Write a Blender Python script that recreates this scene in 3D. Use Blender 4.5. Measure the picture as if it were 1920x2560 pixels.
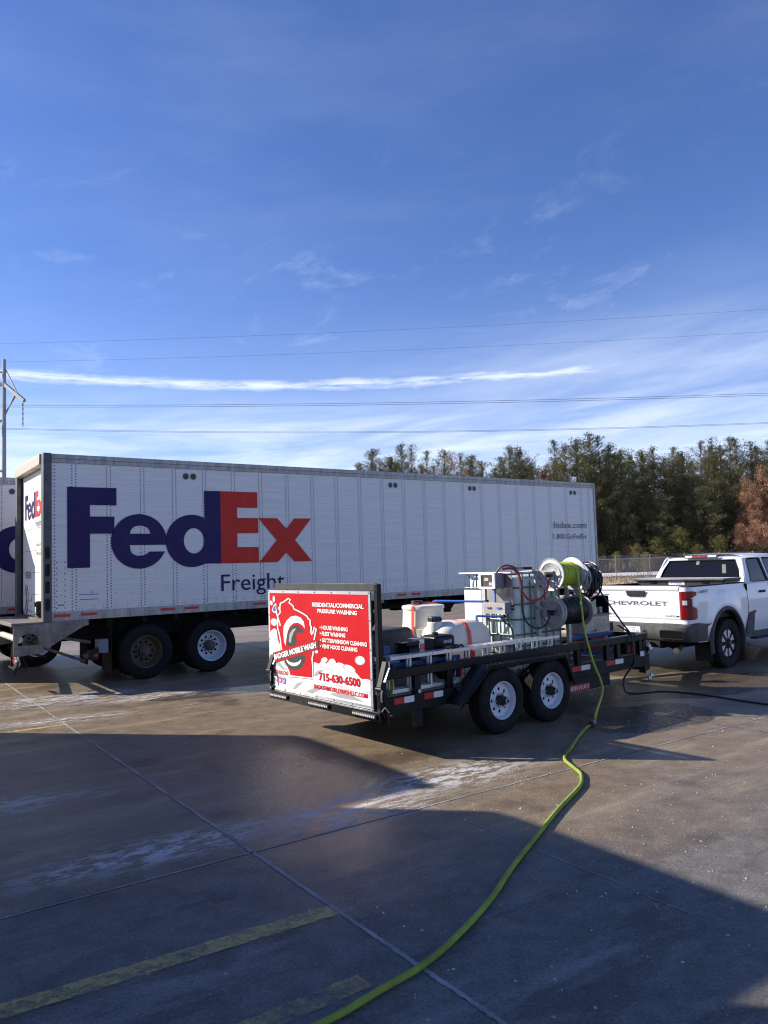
import bpy, bmesh, math, random
from mathutils import Vector, Matrix
from mathutils.geometry import tessellate_polygon
R = math.radians
random.seed(7)
for o in list(bpy.data.objects): bpy.data.objects.remove(o)
SC = bpy.context.scene
COL = SC.collection

# ------------------------------------------------------------------ camera
CAMH = 2.0
pitch = R(3.882); roll = R(1.8)
cd = bpy.data.cameras.new('camera'); cam = bpy.data.objects.new('camera', cd); COL.objects.link(cam)
cd.sensor_fit = 'HORIZONTAL'; cd.sensor_width = 36.0; cd.lens = 36.0*1900/1920
cd.clip_start = 0.05; cd.clip_end = 3000
_F = Vector((0, math.cos(pitch), math.sin(pitch))); _Rw = Vector((1, 0, 0)); _Uw = _Rw.cross(_F)
_R = math.cos(roll)*_Rw - math.sin(roll)*_Uw; _U = math.sin(roll)*_Rw + math.cos(roll)*_Uw
M = Matrix((_R, _U, -_F)).transposed().to_4x4(); M.translation = Vector((0, 0, CAMH))
cam.matrix_world = M
SC.camera = cam
try: SC.cycles.filter_width = 1.15
except Exception: pass

# ------------------------------------------------------------------ light
SUN_EL = R(28.6); SUN_AZ = R(-79.8)            # azimuth clockwise from +Y
sdir = Vector((math.sin(SUN_AZ)*math.cos(SUN_EL), math.cos(SUN_AZ)*math.cos(SUN_EL), math.sin(SUN_EL)))
sl = bpy.data.lights.new('sun', 'SUN'); sl.energy = 5.0; sl.angle = R(0.53); sl.color = (1.0, 0.915, 0.79)
so = bpy.data.objects.new('sun', sl); COL.objects.link(so); so.rotation_euler = sdir.to_track_quat('Z', 'Y').to_euler()
W = bpy.data.worlds.new('World'); SC.world = W; W.use_nodes = True
nt = W.node_tree; nt.nodes.clear()
def N(t, **k):
    n = nt.nodes.new(t)
    for a, b in k.items(): setattr(n, a, b)
    return n
def L(a, b): nt.links.new(a, b)
def val(x):
    return x
def math_(op, a, b=None, c=None, clamp=False):
    n = N('ShaderNodeMath', operation=op, use_clamp=clamp)
    for i, v in enumerate((a, b, c)):
        if v is None: continue
        if isinstance(v, (int, float)): n.inputs[i].default_value = v
        else: L(v, n.inputs[i])
    return n.outputs[0]
def smooth(x, lo, hi):
    n = N('ShaderNodeMapRange', interpolation_type='SMOOTHSTEP'); L(x, n.inputs[0])
    n.inputs[1].default_value = lo; n.inputs[2].default_value = hi
    n.inputs[3].default_value = 0; n.inputs[4].default_value = 1
    return n.outputs[0]
sky = N('ShaderNodeTexSky', sky_type='NISHITA'); sky.sun_disc = False
sky.sun_elevation = SUN_EL; sky.sun_rotation = SUN_AZ
sky.altitude = 400; sky.air_density = 1.0; sky.dust_density = 0.15; sky.ozone_density = 3.2
tc = N('ShaderNodeTexCoord'); sp = N('ShaderNodeSeparateXYZ'); L(tc.outputs['Generated'], sp.inputs[0])
az = math_('ARCTAN2', sp.outputs[0], sp.outputs[1])
el = math_('ARCSINE', sp.outputs[2])
def noise(vecx, vecy, vecz, scale, detail=6, rough=0.6, dist=0.0):
    c = N('ShaderNodeCombineXYZ')
    for i, v in enumerate((vecx, vecy, vecz)):
        if isinstance(v, (int, float)): c.inputs[i].default_value = v
        else: L(v, c.inputs[i])
    n = N('ShaderNodeTexNoise'); L(c.outputs[0], n.inputs['Vector'])
    n.inputs['Scale'].default_value = scale; n.inputs['Detail'].default_value = detail
    n.inputs['Roughness'].default_value = rough; n.inputs['Distortion'].default_value = dist
    return n.outputs['Fac']
def mul(*a):
    r = a[0]
    for x in a[1:]: r = math_('MULTIPLY', r, x)
    return r
wob = math_('MULTIPLY', math_('SUBTRACT', noise(math_('MULTIPLY', az, 4.0), 0.0, 3.0, 1.5, 3), 0.5), 0.016)
# long streak about 13.4 degrees up
e1 = math_('ABSOLUTE', math_('ADD', math_('SUBTRACT', el, R(13.5)), wob))
thick = math_('ADD', 0.002, math_('MULTIPLY', noise(math_('MULTIPLY', az, 6.0), 0.0, 1.0, 2.2, 3), 0.015))
s1 = math_('SUBTRACT', 1.0, math_('DIVIDE', e1, thick), clamp=True)
s1 = mul(smooth(s1, 0.0, 0.9), smooth(noise(math_('MULTIPLY', az, 3.0), math_('MULTIPLY', el, 26.0), 0.0, 5.0, 8, 0.65), 0.28, 0.62),
         smooth(az, R(22), R(14)), 0.62)
# thin trail lower on the right
e2 = math_('ABSOLUTE', math_('SUBTRACT', el, math_('ADD', R(7.5), math_('MULTIPLY', az, 0.004))))
s2 = mul(math_('SUBTRACT', 1.0, math_('DIVIDE', e2, 0.0036), clamp=True), smooth(noise(math_('MULTIPLY', az, 3.0), 2.0, 0.0, 4.0, 4), 0.36, 0.55), 0.5)
# cirrus veil near the horizon, thinning upwards
tilt = math_('SUBTRACT', el, math_('MULTIPLY', az, 0.07))
veil_n = noise(math_('MULTIPLY', az, 1.6), math_('MULTIPLY', tilt, 13.0), 4.0, 2.0, 8, 0.62, 0.4)
veil = mul(smooth(veil_n, 0.28, 0.78), mul(smooth(el, R(14.5), R(8)), 0.72))
haze_ = mul(smooth(el, R(24), R(-1)), 0.20)
# faint wisps higher up
wn = noise(math_('MULTIPLY', math_('ADD', az, math_('MULTIPLY', el, 1.1)), 3.2), math_('MULTIPLY', math_('SUBTRACT', el, math_('MULTIPLY', az, 0.35)), 9.0), 9.0, 1.7, 9, 0.68, 0.6)
wisps = mul(smooth(wn, 0.52, 0.82), smooth(el, R(34), R(17)), 0.20)
hi = mul(smooth(noise(math_('MULTIPLY', az, 1.3), math_('MULTIPLY', el, 5.0), 2.0, 1.5, 6, 0.6), 0.40, 0.85), 0.06)
veil2 = mul(smooth(noise(math_('MULTIPLY', az, 1.2), math_('MULTIPLY', math_('SUBTRACT', el, math_('MULTIPLY', az, .12)), 7.0), 7.0, 1.8, 8, 0.6), 0.30, 0.70), mul(smooth(az, R(-16), R(24)), mul(smooth(el, R(19), R(12)), 0.42)))
m = math_('MAXIMUM', math_('MAXIMUM', s1, s2), math_('MAXIMUM', veil, math_('MAXIMUM', wisps, math_('MAXIMUM', veil2, hi))))
m = math_('ADD', m, haze_, clamp=True)
m = mul(m, smooth(el, R(-2), R(1)))
# phone-like rendering of the blue: deepen and push away from cyan
tint = N('ShaderNodeMix', data_type='RGBA', blend_type='MULTIPLY'); tint.inputs[0].default_value = 1.0
L(sky.outputs[0], tint.inputs[6]); tint.inputs[7].default_value = (0.80, 0.92, 1.32, 1)
mix = N('ShaderNodeMix', data_type='RGBA'); L(m, mix.inputs[0]); L(tint.outputs[2], mix.inputs[6]); mix.inputs[7].default_value = (8.8, 9.5, 10.6, 1)
bg = N('ShaderNodeBackground'); L(mix.outputs[2], bg.inputs[0]); bg.inputs[1].default_value = 0.078
out = N('ShaderNodeOutputWorld'); L(bg.outputs[0], out.inputs[0])
SC.view_settings.view_transform = 'Standard'; SC.view_settings.look = 'None'
SC.view_settings.exposure = 0.76; SC.view_settings.gamma = 1.0; SC.view_settings.use_curve_mapping = False

# ------------------------------------------------------------------ helpers
def rgba(c): return (c[0], c[1], c[2], 1)
MATS = {}
def mat(name, c, rough=0.5, metal=0.0, var=0.0, vscale=6.0, bump=0.0, bscale=40.0, c2=None, stretch=None, spec=0.5, coat=0.0, trans=0.0, emit=None, detail=6, dark=None, coords='Object', isl=0.0):
    m = bpy.data.materials.new(name); m.use_nodes = True; t = m.node_tree; b = t.nodes['Principled BSDF']
    b.inputs['Base Color'].default_value = rgba(c); b.inputs['Roughness'].default_value = rough; b.inputs['Metallic'].default_value = metal
    b.inputs['Specular IOR Level'].default_value = spec
    if coat: b.inputs['Coat Weight'].default_value = coat; b.inputs['Coat Roughness'].default_value = 0.06
    if trans: b.inputs['Transmission Weight'].default_value = trans
    def nn(ty, **k):
        n = t.nodes.new(ty)
        for a, v in k.items(): setattr(n, a, v)
        return n
    col = None
    if var > 0 or bump > 0 or c2:
        tcn = nn('ShaderNodeTexCoord'); mp = nn('ShaderNodeMapping')
        if stretch: mp.inputs['Scale'].default_value = stretch
        t.links.new(tcn.outputs[coords], mp.inputs[0])
    if var > 0 or c2:
        no = nn('ShaderNodeTexNoise'); t.links.new(mp.outputs[0], no.inputs['Vector']); no.inputs['Scale'].default_value = vscale
        no.inputs['Detail'].default_value = detail; no.inputs['Roughness'].default_value = 0.65
        mr = nn('ShaderNodeMapRange'); t.links.new(no.outputs['Fac'], mr.inputs[0]); mr.inputs[1].default_value = 0.35; mr.inputs[2].default_value = 0.65
        mx = nn('ShaderNodeMix', data_type='RGBA'); t.links.new(mr.outputs[0], mx.inputs[0])
        cc = c2 if c2 else tuple(x*(1-var) for x in c)
        mx.inputs[6].default_value = rgba(c); mx.inputs[7].default_value = rgba(cc)
        col = mx.outputs[2]
        ad = nn('ShaderNodeMath', operation='MULTIPLY_ADD'); t.links.new(mr.outputs[0], ad.inputs[0]); ad.inputs[1].default_value = 0.15; ad.inputs[2].default_value = rough-0.05
        t.links.new(ad.outputs[0], b.inputs['Roughness'])
    if isl > 0:
        ge = nn('ShaderNodeNewGeometry'); hs = nn('ShaderNodeHueSaturation')
        ma = nn('ShaderNodeMath', operation='MULTIPLY_ADD'); t.links.new(ge.outputs['Random Per Island'], ma.inputs[0]); ma.inputs[1].default_value = isl*2; ma.inputs[2].default_value = 1-isl
        t.links.new(ma.outputs[0], hs.inputs['Value'])
        if col: t.links.new(col, hs.inputs['Color'])
        else: hs.inputs['Color'].default_value = rgba(c)
        col = hs.outputs[0]
    if col: t.links.new(col, b.inputs['Base Color'])
    if bump > 0:
        n2 = nn('ShaderNodeTexNoise'); t.links.new(mp.outputs[0], n2.inputs['Vector']); n2.inputs['Scale'].default_value = bscale; n2.inputs['Detail'].default_value = 4
        bp = nn('ShaderNodeBump'); bp.inputs['Strength'].default_value = bump; bp.inputs['Distance'].default_value = 0.01
        t.links.new(n2.outputs['Fac'], bp.inputs['Height']); t.links.new(bp.outputs[0], b.inputs['Normal'])
    MATS[name] = m
    return m

class MB:
    def __init__(s): s.v = []; s.f = []; s.m = []; s.sm = []; s.mi = 0
    def add(s, vs, fs, smooth=False):
        k = len(s.v); s.v += [tuple(v) for v in vs]
        for f in fs: s.f.append(tuple(i+k for i in f)); s.m.append(s.mi); s.sm.append(smooth)
    def box(s, x0, x1, y0, y1, z0, z1, T=None):
        vs = [Vector((x, y, z)) for z in (z0, z1) for y in (y0, y1) for x in (x0, x1)]
        if T: vs = [T @ v for v in vs]
        s.add(vs, [(0, 2, 3, 1), (4, 5, 7, 6), (0, 1, 5, 4), (2, 6, 7, 3), (0, 4, 6, 2), (1, 3, 7, 5)])
        return s
    def bar(s, p0, p1, w, h=None, up=(0, 0, 1)):
        h = h or w; p0 = Vector(p0); p1 = Vector(p1); d = (p1-p0).normalized(); u = Vector(up)
        if abs(d.dot(u)) > 0.98: u = Vector((1, 0, 0))
        a = d.cross(u).normalized(); b = a.cross(d)
        vs = []
        for p in (p0, p1):
            for sa, sb in ((-1, -1), (1, -1), (1, 1), (-1, 1)): vs.append(p+a*w/2*sa+b*h/2*sb)
        s.add(vs, [(3, 2, 1, 0), (4, 5, 6, 7), (0, 1, 5, 4), (1, 2, 6, 5), (2, 3, 7, 6), (3, 0, 4, 7)])
        return s
    def tube(s, pts, r, n=8, closed=False, caps=True):
        pts = [Vector(p) for p in pts]; k = len(pts); rs = r if isinstance(r, (list, tuple)) else [r]*k
        vs = []; a = None
        for i, p in enumerate(pts):
            if closed: d = pts[(i+1) % k]-pts[i-1]
            else: d = pts[min(i+1, k-1)]-pts[max(i-1, 0)]
            d.normalize()
            if a is None:
                a = d.cross(Vector((0, 0, 1)))
                if a.length < 0.05: a = d.cross(Vector((1, 0, 0)))
            else: a = a - d*a.dot(d)
            a.normalize(); b = d.cross(a)
            for j in range(n):
                t = 2*math.pi*j/n; vs.append(p+(a*math.cos(t)+b*math.sin(t))*rs[i])
        fs = []
        for i in range(k if closed else k-1):
            i2 = (i+1) % k
            for j in range(n): j2 = (j+1) % n; fs.append((i*n+j, i*n+j2, i2*n+j2, i2*n+j))
        if caps and not closed: fs.append(tuple(range(n))[::-1]); fs.append(tuple((k-1)*n+j for j in range(n)))
        s.add(vs, fs, True); return s
    def cyl(s, p0, p1, r0, r1=None, n=20): return s.tube([p0, p1], [r0, r0 if r1 is None else r1], n)
    def lathe(s, prof, c, axis, n=32, a0=0, a1=2*math.pi, ref=None):
        # prof: (h, r) along axis
        c = Vector(c); ax = Vector(axis).normalized(); a = Vector(ref) if ref else ax.cross(Vector((0, 0, 1)))
        if a.length < .05: a = Vector((1, 0, 0))
        a.normalize(); b = ax.cross(a); full = abs(a1-a0-2*math.pi) < 1e-6; nn_ = n if full else n+1; vs = []
        for h, r in prof:
            for j in range(nn_):
                t = a0+(a1-a0)*j/n; vs.append(c+ax*h+(a*math.cos(t)+b*math.sin(t))*r)
        fs = []
        for i in range(len(prof)-1):
            for j in range(n):
                j2 = (j+1) % nn_ if full else j+1
                fs.append((i*nn_+j, i*nn_+j2, (i+1)*nn_+j2, (i+1)*nn_+j))
        s.add(vs, fs, True); return s
    def prism(s, loops, T, d=0.0):
        """2D loops (outer first, then holes) placed by matrix T, thickness d along local +z"""
        flat = [p for l in loops for p in l]
        tris = tessellate_polygon([[Vector((p[0], p[1], 0)) for p in l] for l in loops])
        top = [T @ Vector((p[0], p[1], d)) for p in flat]
        if d == 0: s.add(top, [tuple(t) for t in tris]); return s
        bot = [T @ Vector((p[0], p[1], 0)) for p in flat]; k = len(flat)
        fs = [tuple(t) for t in tris]+[tuple(i+k for i in t)[::-1] for t in tris]
        o = 0
        for l in loops:
            n = len(l)
            for i in range(n): a = o+i; b = o+(i+1) % n; fs.append((a, b, b+k, a+k))
            o += n
        s.add(top+bot, fs); return s
    def grid(s, P):
        """P[i][j] points"""
        n = len(P); m = len(P[0]); s.add([p for r in P for p in r], [(i*m+j, i*m+j+1, (i+1)*m+j+1, (i+1)*m+j) for i in range(n-1) for j in range(m-1)], True); return s
    def build(s, name, ms, parent=None, bevel=0, fixn=True, ang=35):
        me = bpy.data.meshes.new(name); me.from_pydata(s.v, [], s.f)
        if not isinstance(ms, (list, tuple)): ms = [ms]
        for m in ms: me.materials.append(m)
        me.polygons.foreach_set('material_index', s.m); me.polygons.foreach_set('use_smooth', s.sm)
        if fixn and len(s.f) < 60000:
            bm = bmesh.new(); bm.from_mesh(me); bmesh.ops.recalc_face_normals(bm, faces=bm.faces); bm.to_mesh(me); bm.free()
        try: me.set_sharp_from_angle(angle=R(ang))
        except Exception: pass
        o = bpy.data.objects.new(name, me); COL.objects.link(o)
        if parent: o.parent = parent
        if bevel:
            md = o.modifiers.new('bevel', 'BEVEL'); md.width = bevel; md.segments = 2; md.limit_method = 'ANGLE'; md.angle_limit = R(40)
        return o
def tag(o, label=None, cat=None, group=None, kind=None):
    if label: o['label'] = label
    if cat: o['category'] = cat
    if group: o['group'] = group
    if kind: o['kind'] = kind
    return o
def thing(name, label, cat, loc=(0, 0, 0), rz=0, group=None):
    o = bpy.data.objects.new(name, None); COL.objects.link(o); o.location = loc; o.rotation_euler = (0, 0, rz)
    o.empty_display_size = 0.2
    return tag(o, label, cat, group)
CH = {}
def copy_tree(o, parent=None):
    c = o.copy(); COL.objects.link(c); c.parent = parent
    for ch in list(o.children): copy_tree(ch, c)
    return c
def face_T(origin, xd, yd):
    x = Vector(xd).normalized(); y = Vector(yd).normalized(); z = x.cross(y)
    m_ = Matrix((x, y, z)).transposed().to_4x4(); m_.translation = Vector(origin); return m_
def text(s, name, width, height, T, m, parent, d=0.002, bold=0.0, align='L', shear=0, spacing=1.0, label=None):
    """lettering that fits width x height, baseline-left at T's origin"""
    c = bpy.data.curves.new('lettering', 'FONT'); c.body = s; c.size = 1; c.offset = bold; c.shear = shear; c.space_character = spacing; c.resolution_u = 3
    ob = bpy.data.objects.new('tmp', c); COL.objects.link(ob)
    bpy.context.view_layer.update()
    me = bpy.data.meshes.new_from_object(ob); bpy.data.objects.remove(ob)
    xs = [v.co.x for v in me.vertices]; ys = [v.co.y for v in me.vertices]
    x0 = min(xs); sx = width/(max(xs)-x0); cap = 0.73 if any(ch.isupper() or ch.isdigit() or ch in 'bdfhklt' for ch in s) else 0.52
    sy = height/cap
    S = T @ Matrix.Translation((-(width if align == 'R' else width/2 if align == 'C' else 0), 0, d)) @ Matrix.Diagonal((sx, sy, 1, 1)) @ Matrix.Translation((-x0, 0, 0))
    me.transform(S); me.materials.clear(); me.materials.append(m)
    o = bpy.data.objects.new(name, me); COL.objects.link(o); o.parent = parent
    if label: o['label'] = label
    return o
def arc(cx, cy, rx, ry, a0, a1, n=16):
    return [(cx+rx*math.cos(R(a0+(a1-a0)*i/n)), cy+ry*math.sin(R(a0+(a1-a0)*i/n))) for i in range(n+1)]
def circ(cx, cy, r, n=20): return arc(cx, cy, r, r, 0, 360, n)[:-1]
def rrect(x0, x1, y0, y1, r, n=4):
    return arc(x1-r, y1-r, r, r, 0, 90, n)+arc(x0+r, y1-r, r, r, 90, 180, n)+arc(x0+r, y0+r, r, r, 180, 270, n)+arc(x1-r, y0+r, r, r, 270, 360, n)
def smoothpath(pts, k=6):
    pts = [Vector(p) for p in pts]; o = []
    for i in range(len(pts)-1):
        p0 = pts[max(i-1, 0)]; p1 = pts[i]; p2 = pts[i+1]; p3 = pts[min(i+2, len(pts)-1)]
        for j in range(k):
            t = j/k; o.append(0.5*((2*p1)+(p2-p0)*t+(2*p0-5*p1+4*p2-p3)*t*t+(3*p1-p0-3*p2+p3)*t**3))
    o.append(pts[-1]); return o

# ------------------------------------------------------------------ materials
white_side = mat('white_side', (0.73, 0.73, 0.735), 0.36, var=0.15, vscale=3.0, stretch=(0.25, 1, 9), bump=0.35, bscale=1.1)
seam_side = mat('seam_side', (0.60, 0.60, 0.62), 0.4, var=0.12, vscale=5)
door_white = mat('door_white', (0.80, 0.78, 0.73), 0.4, var=0.08, vscale=5)
alu_rail = mat('alu_rail', (0.40, 0.40, 0.40), 0.45, 0.35, var=0.35, vscale=7, stretch=(2, 1, 0.3), bump=0.1)
grey_post = mat('grey_post', (0.10, 0.105, 0.115), 0.5, 0.3, var=0.3, vscale=8)
rivet_m = mat('rivet_dark', (0.09, 0.095, 0.12), 0.6, spec=.2)
purple = mat('purple_print', (0.020, 0.012, 0.095), 0.45, spec=.2, var=0.08, vscale=4)
orange = mat('orange_print', (0.56, 0.026, 0.018), 0.45, spec=.25, var=0.10, vscale=4)
letter_grey = mat('letter_grey', (0.10, 0.10, 0.12), 0.5)
red_tape = mat('red_tape', (0.48, 0.02, 0.03), 0.35, var=0.15, vscale=20)
white_tape = mat('white_tape', (0.75, 0.76, 0.8), 0.35, var=0.15, vscale=20)
vent_m = mat('vent_dark', (0.045, 0.055, 0.05), 0.6)
vent_ring = mat('vent_ring', (0.42, 0.45, 0.42), 0.4, 0.3)
chassis = mat('chassis', (0.012, 0.0115, 0.012), 0.8, spec=.2, var=0.5, vscale=9, bump=0.2)
rusty = mat('dirty_steel', (0.14, 0.125, 0.11), 0.65, 0.2, var=0.55, vscale=7, bump=0.3)
steel_lt = mat('worn_plate', (0.24, 0.23, 0.22), 0.5, 0.3, var=0.5, vscale=6, bump=0.2)
tube_wh = mat('tube_white', (0.55, 0.53, 0.48), 0.5, var=0.3, vscale=8)
rubber = mat('rubber', (0.009, 0.009, 0.011), 0.78, spec=.3, var=0.35, vscale=14, bump=0.15, bscale=60)
rubber_dust = mat('rubber_dusty', (0.032, 0.031, 0.03), 0.9, spec=.2, var=0.4, vscale=14, bump=0.2, bscale=60)
rim_white = mat('rim_white', (0.66, 0.70, 0.78), 0.35, var=0.12, vscale=10)
rim_rust = mat('rim_rust', (0.17, 0.125, 0.09), 0.75, 0.1, var=0.6, vscale=18, bump=0.3)
hub_dark = mat('hub_dark', (0.03, 0.03, 0.032), 0.45, 0.3)
chrome = mat('bright_metal', (0.62, 0.62, 0.62), 0.22, 1.0, var=0.2, vscale=12)
galv = mat('galvanised', (0.56, 0.57, 0.58), 0.48, 0.30, var=0.35, vscale=10, bump=0.05)
alu = mat('aluminium', (0.66, 0.68, 0.72), 0.32, 0.75, var=0.2, vscale=9, bump=0.05)
gloss_black = mat('gloss_black', (0.006, 0.006, 0.007), 0.36, var=0.3, vscale=9, spec=.25)
matt_black = mat('matt_black', (0.010, 0.010, 0.011), 0.6, spec=.3, var=0.3, vscale=12)
grey_bumper = mat('grey_bumper', (0.045, 0.047, 0.051), 0.6, var=0.4, vscale=6, stretch=(1, 1, 0.3), bump=0.1)
amber = mat('amber_lens', (0.55, 0.16, 0.02), 0.3)
car_white = mat('car_white', (0.74, 0.76, 0.80), 0.30, coat=0.8, var=0.04, vscale=2)
car_gap = mat('car_gap', (0.006, 0.006, 0.007), 1.0, spec=.05)
glass_dark = mat('glass_tinted', (0.006, 0.007, 0.009), 0.05, spec=0.35)
red_lens = mat('red_lens', (0.24, 0.004, 0.008), 0.12, coat=0.5, var=0.45, vscale=45)
clear_lens = mat('clear_lens', (0.66, 0.66, 0.68), 0.12, coat=0.6, var=0.3, vscale=60)
dia_black = mat('tread_plate_black', (0.011, 0.011, 0.012), 0.42, spec=.4)
ibc_plastic = mat('ibc_plastic', (0.56, 0.72, 0.69), 0.42, var=0.08, vscale=2.5)
ibc_white = mat('ibc_white', (0.74, 0.75, 0.70), 0.5, var=0.1, vscale=3)
poly_tank = mat('poly_tank', (0.74, 0.70, 0.60), 0.48, var=0.07, vscale=4, bump=0.08, bscale=6)
red_strap = mat('strap_red', (0.85, 0.10, 0.055), 0.55)
red_paint = mat('red_plastic', (0.55, 0.02, 0.02), 0.35, var=0.2)
blue_pipe = mat('blue_pipe', (0.06, 0.17, 0.55), 0.4)
blue_paint = mat('blue_paint', (0.015, 0.06, 0.22), 0.4, var=0.3, vscale=8)
lime = mat('lime_hose', (0.40, 0.50, 0.045), 0.5, var=0.2, vscale=25, bump=0.1)
lime2 = mat('lime_hose_ground', (0.29, 0.38, 0.055), 0.7, var=0.25, vscale=3.5, detail=12, spec=.25, bump=.3, bscale=70, c2=(0.17, 0.23, 0.04))
black_hose = mat('black_hose', (0.016, 0.017, 0.02), 0.38, var=0.3, vscale=30)
red_hose = mat('red_hose', (0.35, 0.02, 0.025), 0.4)
tarp_m = mat('tarp_cloth', (0.05, 0.052, 0.06), 0.75, var=0.3, vscale=5, bump=0.4, bscale=7)
beige_sheet = mat('beige_sheet', (0.50, 0.44, 0.34), 0.45, 0.2, var=0.25, vscale=6)
grey_box = mat('grey_box', (0.17, 0.19, 0.24), 0.5)
stainless = mat('stainless', (0.56, 0.53, 0.50), 0.36, 0.5, var=0.35, vscale=8)
wood_deck = mat('deck_wood', (0.16, 0.13, 0.10), 0.75, var=0.4, vscale=5, stretch=(0.4, 5, 1))
yellow_m = mat('yellow_strap', (0.62, 0.48, 0.04), 0.6)
sign_red = mat('sign_red', (0.52, 0.006, 0.014), 0.65, spec=.15, var=0.06, vscale=3)
sign_white = mat('sign_white', (0.80, 0.80, 0.78), 0.45)
sign_g1 = mat('sign_grey_light', (0.55, 0.56, 0.57), 0.45)
sign_g2 = mat('sign_grey', (0.34, 0.35, 0.36), 0.45)
sign_black = mat('sign_black', (0.015, 0.015, 0.017), 0.4)
sign_blue = mat('sign_blue', (0.04, 0.08, 0.40), 0.4)
sign_pink = mat('sign_pink', (0.55, 0.06, 0.25), 0.4)
# ================================================================== GROUND
E1 = Vector((math.sin(R(55.1)), math.cos(R(55.1)), 0)); E2 = Vector((-math.cos(R(55.1)), math.sin(R(55.1)), 0)); G0 = Vector((-1.0, 5.5, 0))
def ground_material():
    m = bpy.data.materials.new('wet_concrete'); m.use_nodes = True; t = m.node_tree; b = t.nodes['Principled BSDF']
    def nn(ty, **k):
        n = t.nodes.new(ty)
        for a, v in k.items(): setattr(n, a, v)
        return n
    def lk(a, b_): t.links.new(a, b_)
    def mth(op, a, b_=None, c=None, clamp=False):
        n = nn('ShaderNodeMath', operation=op, use_clamp=clamp)
        for i, v in enumerate((a, b_, c)):
            if v is None: continue
            if isinstance(v, (int, float)): n.inputs[i].default_value = v
            else: lk(v, n.inputs[i])
        return n.outputs[0]
    b.inputs['Specular IOR Level'].default_value = 0.36
    geo = nn('ShaderNodeNewGeometry'); pos = geo.outputs['Position']
    def noi(scale, detail=5, rough=0.6, rot=0, sc=(1, 1, 1), off=(0, 0, 0)):
        mp = nn('ShaderNodeMapping'); lk(pos, mp.inputs[0]); mp.inputs['Rotation'].default_value = (0, 0, rot); mp.inputs['Location'].default_value = off
        m2 = nn('ShaderNodeVectorMath', operation='MULTIPLY'); lk(mp.outputs[0], m2.inputs[0]); m2.inputs[1].default_value = sc
        n = nn('ShaderNodeTexNoise'); lk(m2.outputs[0], n.inputs['Vector']); n.inputs['Scale'].default_value = scale; n.inputs['Detail'].default_value = detail; n.inputs['Roughness'].default_value = rough
        return n.outputs['Fac']
    def ss(x, lo, hi):
        n = nn('ShaderNodeMapRange', interpolation_type='SMOOTHSTEP'); lk(x, n.inputs[0]); n.inputs[1].default_value = lo; n.inputs[2].default_value = hi
        return n.outputs[0]
    def blob(cx, cy, rx, ry, ang, soft=0.5):
        mp = nn('ShaderNodeMapping', vector_type='TEXTURE'); lk(pos, mp.inputs[0]); mp.inputs['Location'].default_value = (cx, cy, 0)
        mp.inputs['Rotation'].default_value = (0, 0, R(ang)); mp.inputs['Scale'].default_value = (rx, ry, 1000)
        ln = nn('ShaderNodeVectorMath', operation='LENGTH'); lk(mp.outputs[0], ln.inputs[0])
        n = nn('ShaderNodeMapRange', interpolation_type='SMOOTHSTEP'); lk(ln.outputs['Value'], n.inputs[0]); n.inputs[1].default_value = 1.0; n.inputs[2].default_value = 1-soft
        return n.outputs[0]
    def mx(*a):
        r = a[0]
        for x in a[1:]: r = mth('MAXIMUM', r, x)
        return r
    def ml(*a):
        r = a[0]
        for x in a[1:]: r = mth('MULTIPLY', r, x)
        return r
    def cmix(f, c1, c2):
        n = nn('ShaderNodeMix', data_type='RGBA'); lk(f, n.inputs[0])
        for i, c in ((6, c1), (7, c2)):
            if isinstance(c, tuple): n.inputs[i].default_value = rgba(c)
            else: lk(c, n.inputs[i])
        return n.outputs[2]
    sep = nn('ShaderNodeSeparateXYZ'); lk(pos, sep.inputs[0])
    # wetness: the far yard is wet and brown, the slab nearest the camera mostly dry and grey
    wn_ = noi(0.42, 9, 0.68, off=(3, 1, 0)); a_ = mth('ADD', sep.outputs[1], mth('MULTIPLY', mth('SUBTRACT', wn_, 0.5), 5.5))
    a_ = mth('ADD', a_, mth('MULTIPLY', sep.outputs[0], -0.22))
    wet = ss(a_, 4.3, 6.2)
    streak = noi(1.1, 7, 0.66, R(-34.9), (0.32, 1.9, 1))
    fine = noi(38, 3, 0.7); mid = noi(4.5, 10, 0.78); grain = ss(noi(55, 6, 0.8), 0.35, 0.65)
    dry = cmix(ss(mid, 0.3, 0.7), (0.088, 0.082, 0.078), (0.170, 0.162, 0.154))
    dry = cmix(ss(streak, 0.5, 0.72), dry, (0.215, 0.208, 0.202))
    dry = cmix(ml(ss(noi(1.5, 9, 0.75, R(-34.9), (0.5, 1.6, 1), (1, 6, 0)), 0.50, 0.60), 0.6), dry, (0.062, 0.055, 0.050))
    dry = cmix(ml(ss(noi(11, 5, 0.7, off=(1, 2, 0)), 0.60, 0.68), 0.5), dry, (0.07, 0.07, 0.075))
    wetc = cmix(ss(mid, 0.28, 0.72), (0.130, 0.096, 0.062), (0.232, 0.176, 0.114))
    wetc = cmix(ss(streak, 0.48, 0.75), wetc, (0.33, 0.262, 0.178))
    wetc = cmix(ss(noi(0.8, 5, 0.62, off=(9, 4, 0)), 0.52, 0.70), wetc, (0.086, 0.060, 0.042))
    col = cmix(wet, dry, wetc)
    gn = nn('ShaderNodeMix', data_type='RGBA', blend_type='MULTIPLY'); gn.inputs[0].default_value = 1.0; lk(col, gn.inputs[6])
    gv = nn('ShaderNodeMapRange'); lk(grain, gv.inputs[0]); gv.inputs[3].default_value = 0.72; gv.inputs[4].default_value = 1.28; lk(gv.outputs[0], gn.inputs[7]); col = gn.outputs[2]
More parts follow.
